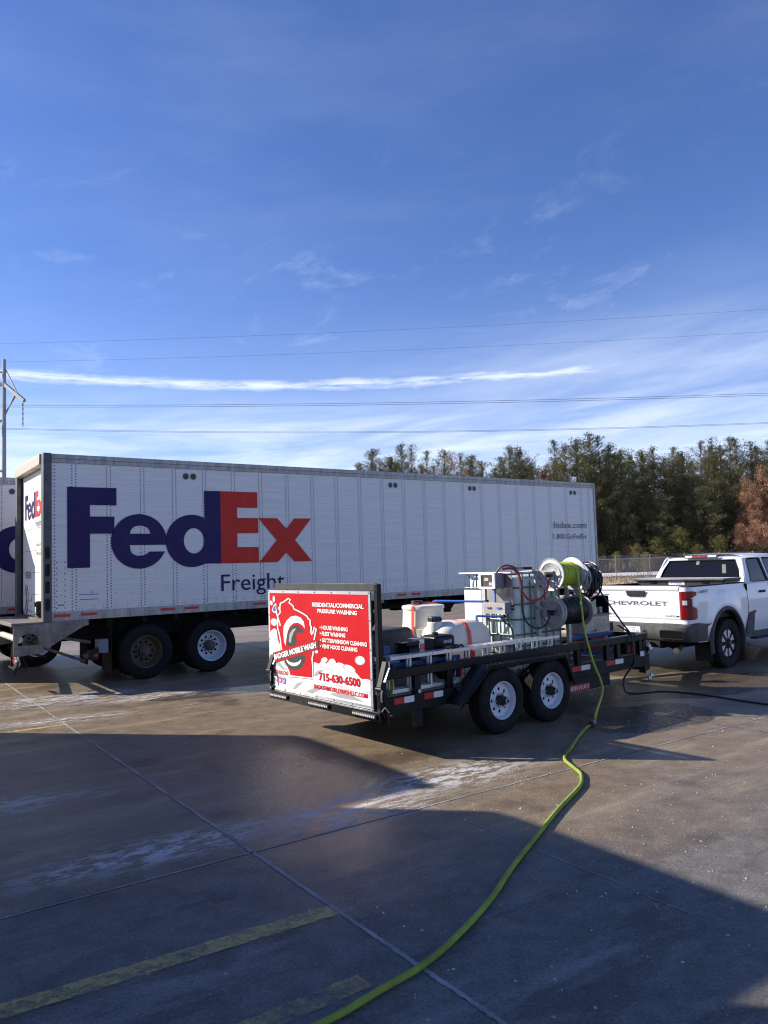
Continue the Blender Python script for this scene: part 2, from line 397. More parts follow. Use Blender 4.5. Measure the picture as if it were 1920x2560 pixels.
    # pale grit speckle; glitter of the wet surface painted into its colour
    sp_ = ss(noi(150, 2, 0.5), 0.62, 0.72); col = cmix(ml(sp_, 0.5), col, (0.38, 0.34, 0.29))
    # dark spots / drips
    dk = ss(noi(2.6, 4, 0.5, off=(5, 5, 0)), 0.66, 0.74); col = cmix(ml(dk, 0.55), col, (0.045, 0.042, 0.042))
    # salt / efflorescence patches, broken up by ragged noise
    rag = ss(noi(5.2, 10, 0.78, R(-34.9), (0.8, 2.0, 1)), 0.485, 0.53)
    rag2 = ss(noi(4.6, 11, 0.8, R(-34.9), (0.6, 2.4, 1), (4, 2, 0)), 0.49, 0.55)
    blobs = [(0.55, 7.25, 1.5, 0.55, 33, .9), (-0.35, 6.35, 1.2, 0.55, 33, .8), (-1.7, 5.6, 1.5, 0.42, 33, .9), (-3.6, 6.6, 1.7, 0.45, 33, .9),
             (2.5, 4.5, 0.7, 0.30, 33, .9), (-5.3, 12.3, 2.6, 1.0, 25, .9), (-3.0, 12.6, 2.6, 0.5, 25, .8), (-4.5, 10.6, 1.4, 0.4, 25, .9)]
    em = None
    for i, bb in enumerate(blobs):
        q = blob(*bb); q = ml(q, rag if i % 2 == 0 else rag2); em = q if em is None else mx(em, q)
    salt = ml(em, 0.95)
    col = cmix(salt, col, (0.50, 0.50, 0.51))
    # light ragged scatter everywhere
    sc_ = ml(ss(noi(2.0, 12, 0.8, off=(7, 7, 0)), 0.60, 0.66), 0.35); col = cmix(sc_, col, (0.24, 0.22, 0.20))
    lk(col, b.inputs['Base Color'])
    # standing water
    wr = noi(0.9, 6, 0.55, off=(2, 8, 0))
    pud = mx(blob(5.0, 11.8, 3.4, 1.2, 20, .6), blob(-2.0, 12.9, 3.0, 0.5, 30, .6), blob(5.6, 14.6, 3.6, 1.3, 36, .6), blob(3.2, 9.6, 1.8, 1.0, 36, .7))
    pud = ml(ss(mth('ADD', pud, mth('MULTIPLY', mth('SUBTRACT', wr, 0.5), 1.3)), 0.42, 0.60), 1.0)
    far_w = ss(sep.outputs[1], 40, 24)
    rgh = mth('ADD', mth('MULTIPLY', wet, -0.30), 0.74); rgh = mth('ADD', rgh, mth('MULTIPLY', mth('SUBTRACT', mid, 0.5), 0.35))
    rgh = mth('ADD', rgh, mth('MULTIPLY', salt, 0.3))
    n1 = nn('ShaderNodeMix', data_type='FLOAT'); lk(pud, n1.inputs[0]); lk(rgh, n1.inputs[2]); n1.inputs[3].default_value = 0.20
    lk(n1.outputs[0], b.inputs['Roughness'])
    dkp = cmix(ml(pud, 0.6), col, (0.030, 0.025, 0.021)); lk(dkp, b.inputs['Base Color'])
    bp = nn('ShaderNodeBump'); bp.inputs['Distance'].default_value = 0.006
    rip = ml(pud, noi(16, 3, 0.55, 0.4, (1, 1.8, 1)), 6.0)
    hgt = mth('ADD', mth('ADD', mth('MULTIPLY', fine, 0.8), mth('MULTIPLY', noi(9, 5, 0.6), 0.8)), rip); lk(hgt, bp.inputs['Height'])
    inv = mth('SUBTRACT', 1.0, mth('MULTIPLY', pud, 0.2)); lk(ml(inv, 0.8), bp.inputs['Strength'])
    lk(bp.outputs[0], b.inputs['Normal'])
    return m
concrete = ground_material()
sealant_m = mat('joint_sealant', (0.155, 0.155, 0.158), 0.8, var=0.6, vscale=9, c2=(0.30, 0.30, 0.31), coords='Generated')
sealant_m = mat('joint_sealant2', (0.14, 0.14, 0.143), 0.8, vscale=2.2, c2=(0.36, 0.36, 0.365), detail=10)
asphalt = mat('far_asphalt', (0.17, 0.155, 0.14), 0.8, var=0.3, vscale=0.4, bump=0.3, bscale=30)
sub = mat('joint_dark', (0.03, 0.028, 0.026), 0.9)
drygrass = mat('dry_grass_ground', (0.36, 0.27, 0.16), 0.9, vscale=0.35, c2=(0.24, 0.19, 0.13), stretch=(0.4, 3, 1), detail=10)
brushground = mat('brush_ground', (0.20, 0.15, 0.10), 0.95, vscale=0.5, c2=(0.12, 0.095, 0.07), detail=10)
snow = mat('snow', (0.78, 0.80, 0.84), 0.7, vscale=0.5, c2=(0.62, 0.60, 0.58), detail=8)

terr = MB(); terr.box(-900, 900, -300, 1500, -0.6, -0.10); tag(terr.build('ground', brushground), kind='structure')
pv = MB(); pv.add([(-160, -60, -0.05), (160, -60, -0.05), (160, 50, -0.05), (-160, 50, -0.05)], [(0, 1, 2, 3)]); pave = tag(pv.build('pavement', asphalt, fixn=False), kind='structure')
slab_mesh = None
for i in range(-5, 9):
    for j in range(-3, 7):
        c = G0 + E1*(i*6.0+3) + E2*(j*6.0+3)
        if c.y < -2.5 or c.y > 47 or c.x < -26 or c.x > 36: continue
        if slab_mesh is None:
            s = MB(); g = 0.008; s.box(-3+g, 3-g, -3+g, 3-g, -0.045, 0.0)
            o = s.build('slab', concrete, pave, bevel=0.004); slab_mesh = o
        else: o = slab_mesh.copy(); COL.objects.link(o)
        o.parent = pave; o.location = c; o.rotation_euler = (0, 0, R(90-55.1))
# sealant beads filling the joints, ragged edges
def bead(p0, p1, w, n, name='sealant', z=0.003, jit=0.6, par=pave, m_=sealant_m, wander=0.0):
    b = MB(); p0 = Vector(p0); p1 = Vector(p1); d = (p1-p0).normalized(); q = Vector((-d.y, d.x, 0)); Ls = []; Rs = []; wd = 0
    for k in range(n+1):
        wd += random.uniform(-1, 1)*wander; wd *= 0.985
        p = p0.lerp(p1, k/n)+q*wd; Ls.append(p+q*w/2*(1+random.uniform(-jit, jit))+Vector((0, 0, z))); Rs.append(p-q*w/2*(1+random.uniform(-jit, jit))+Vector((0, 0, z)))
    b.add(Ls+Rs, [(k, k+1, n+2+k, n+1+k) for k in range(n)]); return b.build(name, m_, par, fixn=False)
bead(G0-E2*5, G0+E2*12, 0.030, 900, wander=.0007, jit=.38); bead(G0-E1*8, G0+E1*16, 0.018, 900, wander=.0006, jit=.38)
bead(G0+E2*12, G0+E2*30, 0.03, 200); bead(G0+E2*6-E1*10, G0+E2*6+E1*30, 0.022, 500); bead(G0+E1*6+E2*0-E2*6, G0+E1*6+E2*24, 0.014, 400)
bead(G0+E2*12-E1*12, G0+E2*12+E1*30, 0.022, 300); bead(G0-E1*6, G0-E1*6+E2*24, 0.022, 300)
crack = bead((0.02, 6.78, 0), (1.62, 4.35, 0), 0.009, 160, 'crack_filler', wander=.006, jit=.8)
bead((-0.95, 8.2, 0), (0.9, 6.45, 0), 0.007, 120, 'crack_filler', wander=.006, jit=.8)
# worn yellow parking lines
def worn_paint(name, c, amt):
    m = bpy.data.materials.new(name); m.use_nodes = True; t = m.node_tree; b = t.nodes['Principled BSDF']; b.inputs['Base Color'].default_value = rgba(c); b.inputs['Roughness'].default_value = 0.75
    g = t.nodes.new('ShaderNodeNewGeometry'); n = t.nodes.new('ShaderNodeTexNoise'); n.inputs['Scale'].default_value = 7; n.inputs['Detail'].default_value = 12; n.inputs['Roughness'].default_value = .8
    t.links.new(g.outputs['Position'], n.inputs['Vector']); r = t.nodes.new('ShaderNodeMapRange'); t.links.new(n.outputs['Fac'], r.inputs[0]); r.inputs[1].default_value = amt; r.inputs[2].default_value = amt+.16; r.inputs[4].default_value = .72
    t.links.new(r.outputs[0], b.inputs['Alpha']); return m
yl = worn_paint('worn_yellow', (0.56, 0.44, 0.17), 0.38); yl2 = worn_paint('worn_yellow_faint', (0.46, 0.36, 0.17), 0.42)
def line(a, b_, w, m_, lab):
    o = bead(a, b_, w, 90, 'yellow_line', 0.005, 0.10, pave, m_); return o
line((-4.0, 2.25, 0), (-0.37, 4.56, 0), 0.135, yl, ''); line((-2.2, 2.35, 0), (-0.16, 3.80, 0), 0.13, yl2, '')
line((-8.2, 7.8, 0), (-4.3, 10.22, 0), 0.10, yl, '')
# grit and ice crumbs
gr = MB()
for k in range(2600):
    r_ = random.random()
    x = random.uniform(-4, 6); y = random.uniform(2.6, 12.0)
    if random.random() < 0.6: x = random.gauss(2.2, 1.6); y = random.gauss(5.2, 1.6)
    if y < 2.5: continue
    s = 0.003+0.011*random.random()**4; a = random.random()*6.28; h = s*random.uniform(.3, .7)
    vs = [(x+s*math.cos(a+t)*random.uniform(.6, 1.2), y+s*math.sin(a+t)*random.uniform(.6, 1.2), 0.0) for t in (0, 1.5, 3.1, 4.6)]+[(x, y, h+.001)]
    gr.add(vs, [(0, 1, 4), (1, 2, 4), (2, 3, 4), (3, 0, 4)])
tag(gr.build('gravel_crumbs', mat('crumb', (0.34, 0.31, 0.28), 0.8, isl=0.5)), label='pale grit and ice crumbs scattered over the wet concrete', kind='stuff')
# far ground strips
def strip(name, x0, x1, y0, y1, z, m_, jag=0.8, kind='structure', n=260):
    b = MB(); A = []; B_ = []
    for k in range(n+1):
        x = x0+(x1-x0)*k/n
        A.append((x, y0+random.uniform(-jag, jag)+math.sin(x*.21)*jag, z)); B_.append((x, y1+random.uniform(-jag, jag)+math.sin(x*.17+1)*jag, z))
    b.add(A+B_, [(k, k+1, n+2+k, n+1+k) for k in range(n)]); return tag(b.build(name, m_, fixn=False), kind=kind)
strip('dry_grass_verge', -130, 130, 49, 72, -0.045, drygrass, .5)
strip('snow_strip', -130, 130, 80, 95, -0.04, snow, 1.2)
strip('snow_patch', -130, 130, 57.5, 58.3, -0.038, snow, .35)
# ================================================================== WHEELS
def tyre_mesh(mb, c, axis, r, w, rim_r, seg=64, blocks=True, grooves=3):
    """axis points outward, c is the centre of the tyre"""
    hw = w/2; prof = [(-hw*.80, rim_r), (-hw*.98, rim_r+.03), (-hw*1.02, (r+rim_r)/2), (-hw*.94, r-.035), (-hw*.82, r-.010)]
    for g in range(grooves):
        x = -hw*.66+(g+.5)*(hw*1.32/grooves)
        prof += [(x-hw*.16, r), (x-hw*.05, r), (x-hw*.05, r-.012), (x+hw*.05, r-.012), (x+hw*.05, r), (x+hw*.16, r)]
    prof += [(hw*.82, r-.010), (hw*.94, r-.035), (hw*1.02, (r+rim_r)/2), (hw*.98, rim_r+.03), (hw*.86, rim_r+.008), (hw*.80, rim_r)]
    mb.lathe(prof, c, axis, seg)
    if blocks:
        ax = Vector(axis).normalized(); a = ax.cross(Vector((0, 0, 1))).normalized(); b = ax.cross(a); c = Vector(c)
        n = 56
        for k in range(n):
            for sgn in (-1, 1):
                t = 2*math.pi*(k+(.5 if sgn > 0 else 0))/n; rad = a*math.cos(t)+b*math.sin(t); tan = ax.cross(rad)
                p = c+ax*sgn*hw*.80+rad*(r-.012)
                T = Matrix((tan, ax, rad)).transposed().to_4x4(); T.translation = p
                mb.box(-r*math.pi/n*.66, r*math.pi/n*.66, -hw*.20, hw*.20, -.018, .014, T)
def holed_disc(mb, c, axis, r_in, r_out, holes_r, hole_rad, nh, depth=.012, slot=None, a_off=0):
    ax = Vector(axis).normalized(); a = ax.cross(Vector((0, 0, 1))).normalized()
    T = face_T(c, a, ax.cross(a)); loops = [circ(0, 0, r_out, 48)]
    if r_in > 0: loops.append(circ(0, 0, r_in, 24)[::-1])
    for k in range(nh):
        t = 2*math.pi*k/nh+a_off; loops.append(circ(holes_r*math.cos(t), holes_r*math.sin(t), hole_rad, 12)[::-1])
    mb.prism(loops, T, depth)
def semi_wheel(parent, x, y, rim, dirty=False, out=(0, -1, 0)):
    o = Vector(out); t = MB(); tyre_mesh(t, Vector((x, y, .505))-o*.13, out, .505, .27, .292, blocks=False, grooves=4)
    tyre_mesh(t, Vector((x, y, .505))-o*.46, out, .505, .27, .292, seg=40, blocks=False, grooves=4)
    w = t.build('wheel', rubber, parent)
    rm = MB(); c = Vector((x, y, .505))
    rm.lathe([(-.02, .300), (-.005, .296), (-.01, .283), (-.05, .272), (-.12, .262), (-.19, .235), (-.20, .21)], c, out, 40)
    holed_disc(rm, c-o*.205, out, .0, .236, .168, .026, 10, .01)
    rm.build('rim', rim, w)
    hb = MB(); hb.lathe([(-.22, .10), (-.10, .098), (-.095, .075), (-.03, .070), (-.02, .05), (-.005, .045), (0, 0)], c, out, 20)
    for k in range(10):
        a = 2*math.pi*(k+.5)/10; hb.cyl(c-o*.195+Vector((math.cos(a)*.125, 0, math.sin(a)*.125)), c-o*.165+Vector((math.cos(a)*.125, 0, math.sin(a)*.125)), .014, n=6)
    hb.build('hub', rusty, w)
    back = MB(); back.lathe([(-.24, .27), (-.24, 0.0)], c, out, 24); back.build('brake_drum', matt_black, w)
    return w
# ================================================================== FREIGHT TRAILER
LT = 14.69; WT = 2.6; HT = 4.11
def fedex_loops():
    F = [(0.40, 3.535), (0.40, 2.093), (.785, 2.093), (.785, 2.70), (1.21, 2.70), (1.217, 3.01), (.785, 3.01), (.785, 3.217), (1.255, 3.217), (1.255, 3.537)]
    e = [(2.187, 2.488)]+arc(1.67, 2.556, .517, .508, -7, 337.5, 44)[0:]
    e = arc(1.67, 2.556, .517, .508, -7, 337, 44)
    e = [(2.187, 2.488)]+[p for p in e if not (p[0] > 2.0 and p[1] < 2.488 and p[1] > 2.37)]+[(2.15, 2.363), (1.853, 2.363)]+[(1.80, 2.315), (1.74, 2.293), (1.67, 2.286), (1.60, 2.296), (1.53, 2.335), (1.50, 2.40)]+[(1.489, 2.488)]
    eh = [(1.495, 2.697), (1.51, 2.76), (1.55, 2.81), (1.61, 2.84), (1.685, 2.85), (1.76, 2.84), (1.82, 2.81), (1.86, 2.76), (1.874, 2.697)]
    d = [(2.946, 3.538), (2.946, 2.93)]+arc(2.69, 2.556, .522, .508, 62, 298, 30)+[(2.946, 2.108), (3.280, 2.104), (3.286, 3.541)]
    dh = arc(2.728, 2.558, .206, .246, 0, 360, 28)[:-1][::-1]
    E = [(3.2865, 3.541), (3.2805, 2.104), (4.103, 2.101), (4.103, 2.42), (3.635, 2.422), (3.635, 2.704), (4.10, 2.704), (4.10, 3.010), (3.638, 3.012), (3.638, 3.218), (4.093, 3.219), (4.092, 3.541)]
    x = [(4.107, 3.012), (4.514, 2.557), (4.107, 2.100), (4.529, 2.100), (4.735, 2.295), (4.929, 2.102), (5.349, 2.104), (4.949, 2.555), (5.350, 3.014), (4.934, 3.012), (4.749, 2.797), (4.538, 3.013)]
    return [[F], [e, eh], [d, dh]], [[E], [x]]
SEAMS = [.514, 1.118, 1.731, 2.345, 2.955, 3.562, 4.17, 4.783, 5.396, 6.007, 6.62, 7.235, 7.85, 8.465, 9.08, 9.69, 10.31, 10.93, 11.56, 12.20, 12.83, 13.465, 14.10, 14.43]
def make_trailer():
    t = thing('freight_trailer', '', 'semi trailer')
    # shell behind the skin
    s = MB(); s.box(.14, LT-.05, .03, WT-.0, 1.33, 4.05); s.build('body_shell', white_side, t)
    edges = [.14]+SEAMS+[LT-.06]
    for a, b in zip(edges[:-1], edges[1:]):
        p = MB(); x0 = a+(.050 if a in SEAMS else .0); x1 = b-(.050 if b in SEAMS else 0)
        if x1-x0 < .03: continue
        p.box(x0+.0, x1-.0, .004, .029, 1.33, 3.955); p.build('side_panel', white_side, t)
    for x in SEAMS:
        p = MB(); p.box(x-.056, x+.056, .0034, .030, 1.33, 3.955); p.build('seam_strip', white_side, t)
    rv = MB()
    def riv(x, z, r=.0125, y=0.002):
        vs = [(x+r*math.cos(k*math.pi/3), y, z+r*math.sin(k*math.pi/3)) for k in range(6)]; vs2 = [(x+r*.6*math.cos(k*math.pi/3), y-.004, z+r*.6*math.sin(k*math.pi/3)) for k in range(6)]
        rv.add(vs+vs2, [(k, (k+1) % 6, 6+(k+1) % 6, 6+k) for k in range(6)]+[(6, 7, 8, 9, 10, 11)])
    for x in SEAMS:
        z = 1.36
        while z < 3.93: riv(x-.034, z); riv(x+.034, z+.02); z += .052
    z = 1.36
    while z < 3.95: riv(.19, z, y=.004); z += .062
    for k in range(14):
        if k*.1+1.4 < 2.25: riv(.225, 1.4+k*.1, y=.004); riv(.36, 1.4+k*.1, y=.004)
    x = .6
    while x < LT-.3:
        for dx in (0, .05):
            for dz in (1.37, 1.42): riv(x+dx, dz, .008, y=.004 if min(abs(x+dx-q) for q in SEAMS) > .06 else 0)
            for dz in (1.215, 1.25): riv(x+dx, dz, .009, y=-.012)
        x += .21
    x = .3
    while x < LT-.2: riv(x, 1.62, .010, y=.004 if min(abs(x-q) for q in SEAMS) > .06 else 0); x += .31
    x = .25
    while x < LT-.1:
        riv(x, 4.005, .007, y=-.014); riv(x+.05, 3.985, .007, y=-.014); x += .115
    tag(rv.build('rivets', rivet_m, t), kind='stuff')
    # rails
    r = MB(); r.box(.14, LT-.02, -.014, .03, 3.955, 4.03); r.box(.14, LT-.02, -.022, .05, 4.03, 4.11); r.build('top_rail', alu_rail, t, bevel=.006)
    r = MB(); r.box(.14, LT-.02, -.012, .06, 1.18, 1.335); r.box(.14, LT-.02, -.02, -.0121, 1.18, 1.195); r.build('bottom_rail', alu_rail, t)
    r = MB(); r.box(.10, LT, .05, WT, 4.04, 4.10); r.build('roof', alu_rail, t)
    r = MB(); r.box(LT-.055, LT+.02, -.018, .12, 1.18, 4.10); r.box(LT-.03, LT+.02, .12, WT, 1.18, 4.09); r.build('front_wall', alu_rail, t, bevel=.015)
    # rear frame
    f = MB(); f.box(0, .14, -.03, .16, 1.15, 4.12); f.build('corner_post', grey_post, t, bevel=.012)
    f = MB(); f.box(0, .14, WT-.17, WT+.03, 1.15, 4.12); f.build('corner_post', grey_post, t, bevel=.012)
    for zz in (1.35, 1.65, 1.95, 2.25):
        g = MB(); T = face_T((.07, -.031, zz+.12), (1, 0, 0), (0, 0, 1)); g.prism([rrect(-.035, .035, -.11, .11, .034, 5)], T, .006); g.build('post_recess', matt_black, t)
    f = MB(); f.box(-.03, .13, .16, WT-.17, 3.93, 4.12); f.build('rear_header', beige_sheet, t, bevel=.008)
    f = MB(); f.box(0.01, .14, .16, WT-.17, 1.15, 1.22); f.build('rear_sill', rusty, t)
    # roll-up door made of slats
    zs = [1.225, 1.63, 2.04, 2.45, 2.86, 3.27, 3.63, 3.925]
    for a, b in zip(zs[:-1], zs[1:]):
        d = MB(); d.box(.11, .13, .165, WT-.175, a+.004, b-.004); d.build('door_section', door_white, t)
    f = MB(); f.box(.085, .109, .16, .20, 1.22, 3.93); f.build('door_track', matt_black, t)
    f = MB(); f.box(.085, .109, WT-.21, WT-.17, 1.22, 3.93); f.build('door_track', matt_black, t)
    dr = MB()
    for y in (.55, 1.05, 1.55, 2.05):
        z = 1.3
        while z < 3.9:
            dr.box(.106, .11, y-.006, y+.006, z-.006, z+.006); z += .1
    tag(dr.build('door_rivets', rivet_m, t), kind='stuff')
    lk_ = MB(); lk_.box(.05, .105, .62, .80, 1.23, 1.36); lk_.box(.02, .10, .66, .70, 1.30, 1.52); lk_.cyl((.04, .62, 1.29), (.04, .84, 1.29), .03, n=10); lk_.box(.0, .06, .70, .78, 1.42, 1.5); lk_.build('door_latch', matt_black, t)
    # side lettering
    pu, og = fedex_loops()
    T = face_T((0, -.007, 0), (1, 0, 0), (0, 0, 1))
    b = MB()
    for lp in pu: b.prism(lp, T, .002)
    b.build('lettering', purple, t)
    b = MB()
    for lp in og: b.prism(lp, T, .002)
    b.build('lettering', orange, t)
    text('Freight', 'lettering', 1.40, .345, face_T((3.275, -.007, 1.56), (1, 0, 0), (0, 0, 1)), purple, t)
    text('fedex.com', 'lettering', 1.37, .19, face_T((12.91, -.007, 2.82), (1, 0, 0), (0, 0, 1)), letter_grey, t)
    text('1.800.GoFedEx', 'lettering', 1.37, .145, face_T((12.90, -.007, 2.525), (1, 0, 0), (0, 0, 1)), letter_grey, t)
    # small notice stickers
    b = MB()
    for (x0, x1, z) in ((.60, .75, 1.615), (.76, .90, 1.61), (.79, .85, 1.65), (.60, .92, 1.525)): b.box(x0, x1, -.003, .0035, z, z+.011)
    b.build('notice_print', sign_blue, t)
    text('US DOT CHECKED', 'notice_print', .31, .018, face_T((.605, -.004, 1.475), (1, 0, 0), (0, 0, 1)), sign_blue, t) if False else None
    b = MB(); b.box(.24, .35, -.001, .0035, 1.445, 1.462); b.build('notice_print', rusty, t)
    # rear lettering on the door
    def door_map(px, pz): return px, pz
    S = .333
    Td = Matrix.Translation((.107, 2.17, 0)) @ Matrix(((0, 0, -1, 0), (-1, 0, 0, 0), (0, 1, 0, 0), (0, 0, 0, 1)))
    def sc(l): return [[((px-.40)*S, (pz-2.10)*S+3.07) for px, pz in lp] for lp in l]
    b = MB()
    for lp in pu: b.prism(sc(lp), Td, .002)
    b.build('lettering', purple, t)
    b = MB()
    for lp in og: b.prism(sc(lp), Td, .002)
    b.build('lettering', orange, t)
    yd = (0, -1, 0); up = (0, 0, 1)
    text('Freight', 'lettering', .46, .115, face_T((.107, 1.17, 2.90), yd, up), purple, t)
    text('fedex.com', 'lettering', .45, .075, face_T((.107, 1.12, 2.52), yd, up), letter_grey, t)
    text('1.800.GoFedEx', 'lettering', .45, .06, face_T((.107, 1.12, 2.36), yd, up), letter_grey, t)
    text('482638', 'lettering', .50, .14, face_T((.107, 2.12, 1.93), yd, up), letter_grey, t)
    # faint line drawing on the lower door
    q = MB()
    for (a, b_) in (((2.15, 1.80), (1.95, 1.30)), ((1.98, 1.80), (2.12, 1.30)), ((1.98, 1.8), (1.85, 1.62)), ((1.85, 1.62), (1.9, 1.3)), ((1.95, 1.50), (1.55, 1.50)), ((1.55, 1.50), (1.5, 1.58)), ((2.2, 1.33), (1.5, 1.30))):
        q.bar((.105, a[0], a[1]), (.105, b_[0], b_[1]), .008)
    q.build('door_diagram', letter_grey, t)
    # vents
    for vx in (2.58, 2.73, 7.48, 7.625, 9.935, 10.08, 13.69, 13.85, 5.1, 5.25):
        if vx in (5.1, 5.25): continue
        v = MB(); v.lathe([(0.0, .070), (.008, .070), (.010, .060), (.004, .056)], (vx, .004, 3.808), (0, -1, 0), 24); o = v.build('vent', vent_ring, t)
        v = MB(); v.lathe([(.003, .057), (.004, 0)], (vx, .004, 3.808), (0, -1, 0), 24); v.build('vent_mesh', vent_m, o)
    # embossed rings of old placards
    rg = MB()
    for k, sx in enumerate(range(1, len(SEAMS)-1, 1)):
        cx = (SEAMS[sx]+SEAMS[sx-1])/2
        for z in ((3.12, 1.98) if k % 2 == 0 else (1.62,)):
            if z == 1.62: continue
            rg.tube([(cx+.07*math.cos(a*math.pi/10), .003, z+.07*math.sin(a*math.pi/10)) for a in range(20)], .0022, 4, closed=True)
    tag(rg.build('placard_rings', seam_side, t), kind='stuff')
    # reflective tape
    for i, (x0, x1) in enumerate(((.17, .447), (.626, .90), (2.05, 2.33), (2.51, 2.79), (3.96, 4.245), (4.44, 4.72), (6.0, 6.28), (7.55, 7.83), (7.98, 8.26), (9.8, 10.1), (11.5, 11.8), (13.3, 13.6), (14.2, 14.5))):
        b = MB(); b.box(x0, x1, -.015, -.0121, 1.245, 1.295); b.build('reflective_tape', red_tape, t)
    for i, (y0, y1) in enumerate(((2.25, 2.41), (1.98, 2.10), (1.0, 1.15), (.22, .40))):
        b = MB(); b.box(.104, .108, y0, y1, 1.24, 1.30); b.build('reflective_tape', red_tape, t)
    # marker lamp
    b = MB(); b.box(6.98, 7.17, -.045, -.0121, 1.11, 1.175); b.build('marker_lamp', amber, t, bevel=.012)
    # underbody
    u = MB(); u.box(.3, 14.2, .55, .67, .93, 1.18); u.box(.3, 14.2, 1.93, 2.05, .93, 1.18)
    x = .5
    while x < 14.3: u.box(x, x+.08, .02, WT-.02, 1.07, 1.18); x += .3048*2
    u.box(.3, 5.2, .52, 2.08, .78, .93)
    for cx in (1.81, 3.10): u.box(cx-.45, cx+.35, .45, .6, .62, .93); u.box(cx-.45, cx+.35, 2.0, 2.15, .62, .93); u.cyl((cx, .3, .505), (cx, 2.3, .505), .075, n=12)
    u.box(4.35, 4.50, .25, .36, .80, 1.0); u.box(3.9, 5.2, .12, .50, 1.10, 1.17); u.build('underframe', chassis, t)
    for (cx, rim) in ((1.81, rim_rust), (3.10, rim_white)):
        semi_wheel(t, cx, .07, rim); semi_wheel(t, cx, WT-.07, rim, out=(0, 1, 0))
    # mud flaps
    for y in (.10, 1.75):
        m_ = MB(); m_.box(1.17, 1.185, y, y+.6, .18, 1.05); m_.build('mud_flap', rubber, t)
        m_ = MB(); m_.box(1.10, 1.17, y-.01, y+.62, 1.02, 1.07); m_.build('flap_bracket', chassis, t)
    bx = MB(); bx.box(.95, 1.12, .08, .35, .55, .80); bx.build('battery_box', grey_box, t, bevel=.01)
    # legs and gear forward
    for xx, bb in ((7.07, 1), (9.05, 0)):
        for y in (.35, 2.1):
            lg = MB()
            if bb: lg.box(xx-.075, xx+.075, y, y+.15, .56, 1.18); lg.box(xx-.05, xx+.05, y+.025, y+.125, .10, .58); lg.box(xx-.14, xx+.14, y-.06, y+.21, .03, .10); lg.bar((xx+.06, y+.075, .66), (xx+.36, y+.075, 1.16), .06); lg.box(xx-.12, xx+.12, y+.02, y+.13, .6, .86)
            else: lg.box(xx-.02, xx+.42, y, y+.25, .76, 1.18); lg.bar((xx-.02, y+.1, .80), (xx-.42, y+.1, 1.17), .06); lg.bar((xx+.42, y+.1, .80), (xx+.78, y+.1, 1.17), .06); lg.bar((xx-.35, y+.1, .83), (xx-.05, y+.1, 1.16), .05)
            lg.build('landing_leg' if bb else 'gear_bracket', chassis, t)
    for y in (.35, 2.1):
        lg = MB(); lg.box(11.9, 12.05, y, y+.15, .56, 1.18); lg.box(11.92, 12.03, y+.02, y+.13, .10, .58); lg.box(11.82, 12.12, y-.06, y+.21, .0, .06); lg.bar((12.0, y+.07, .66), (12.5, y+.07, 1.16), .06); lg.build('landing_leg', chassis, t)
    # tail lift
    lf = MB(); lf.box(-.47, 0.0, -.02, WT+.02, 1.155, 1.185); lf.box(-.50, -.47, -.02, WT+.02, 1.13, 1.19); lf.build('lift_platform', steel_lt, t, bevel=.004)
    for y in (-.03, WT+.0):
        p = MB(); T = face_T((-.47, y+.03, 0), (1, 0, 0), (0, 0, 1))
        p.prism([[(0, .62), (.47, .66), (.47, 1.15), (0, 1.15)], [(.07, .80), (.40, .80)]+arc(.24, .90, .155, .10, 0, 180, 8)], T, .03); p.build('lift_bracket', steel_lt, t, bevel=.004)
        p = MB(); T = face_T((0, y+.03, 0), (1, 0, 0), (0, 0, 1)); p.prism([[(.0, .78), (.06, .72), (.66, 1.06), (.75, 1.08), (.75, 1.178), (.0, 1.178), (.0, .95)]], T, .03); p.build('lift_gusset', steel_lt, t, bevel=.004)
    p = MB(); p.cyl((-.36, .05, .90), (-.36, WT-.05, .90), .055, n=14); p.build('lift_tube', tube_wh, t)
    p = MB(); p.cyl((-.40, .02, .50), (-.10, WT-.8, .52), .05, n=14); p.build('lift_roller', tube_wh, t)
    for k in range(3): p = MB(); p.cyl((-.395+.03*k, .10+.22*k, .5+.002*k), (-.385+.03*k, .17+.22*k, .501+.002*k), .0515, n=14); p.build('reflective_tape', red_tape, t)
    p = MB(); p.bar((-.38, .0, .55), (-.44, .05, .30), .02); p.bar((-.40, .45, .80), (-.42, .5, .42), .02); p.bar((-.44, .0, .42), (-.44, .6, .42), .02); p.bar((-.35, .1, .78), (-.25, .0, .40), .018); p.bar((-.3, .3, .7), (.1, .25, .55), .03); p.bar((-.40, 0.0, .44), (-.40, 0.5, .42), .02); p.bar((-.42, .12, .66), (-.36, .1, .5), .012); p.build('lift_linkage', matt_black, t)
    p = MB(); p.bar((.05, .3, .72), (.75, .3, .42), .12, .05); p.build('lift_arm', rusty, t)
    p = MB(); p.bar((.05, 1.9, .72), (.75, 1.9, .42), .12, .05); p.build('lift_arm', rusty, t)
    p = MB(); p.bar((.2, .25, .9), (.85, .25, .75), .05); p.bar((.72, .2, .50), (.98, .2, .62), .09); p.build('lift_strut', rusty, t)
    p = MB(); p.box(.80, .93, .02, .28, .44, .62); p.build('lift_control', matt_black, t)
    p = MB(); p.box(.85, .92, .015, .0199, .505, .55); p.build('warning_label', red_tape, t)
    return t
def U(yaw): a = R(yaw); return Vector((math.sin(a), math.cos(a), 0)), Vector((-math.cos(a), math.sin(a), 0))
tr1 = make_trailer(); tr1.location = (-5.925, 13.164, 0); tr1.rotation_euler = (0, 0, R(90-54.5))
tr1['label'] = 'long white freight semi trailer with a large purple and orange name on its side'
GT = 'white freight semi trailers parked in the yard'; tr1['group'] = GT
tr2 = copy_tree(tr1); u2, v2 = U(54.5)
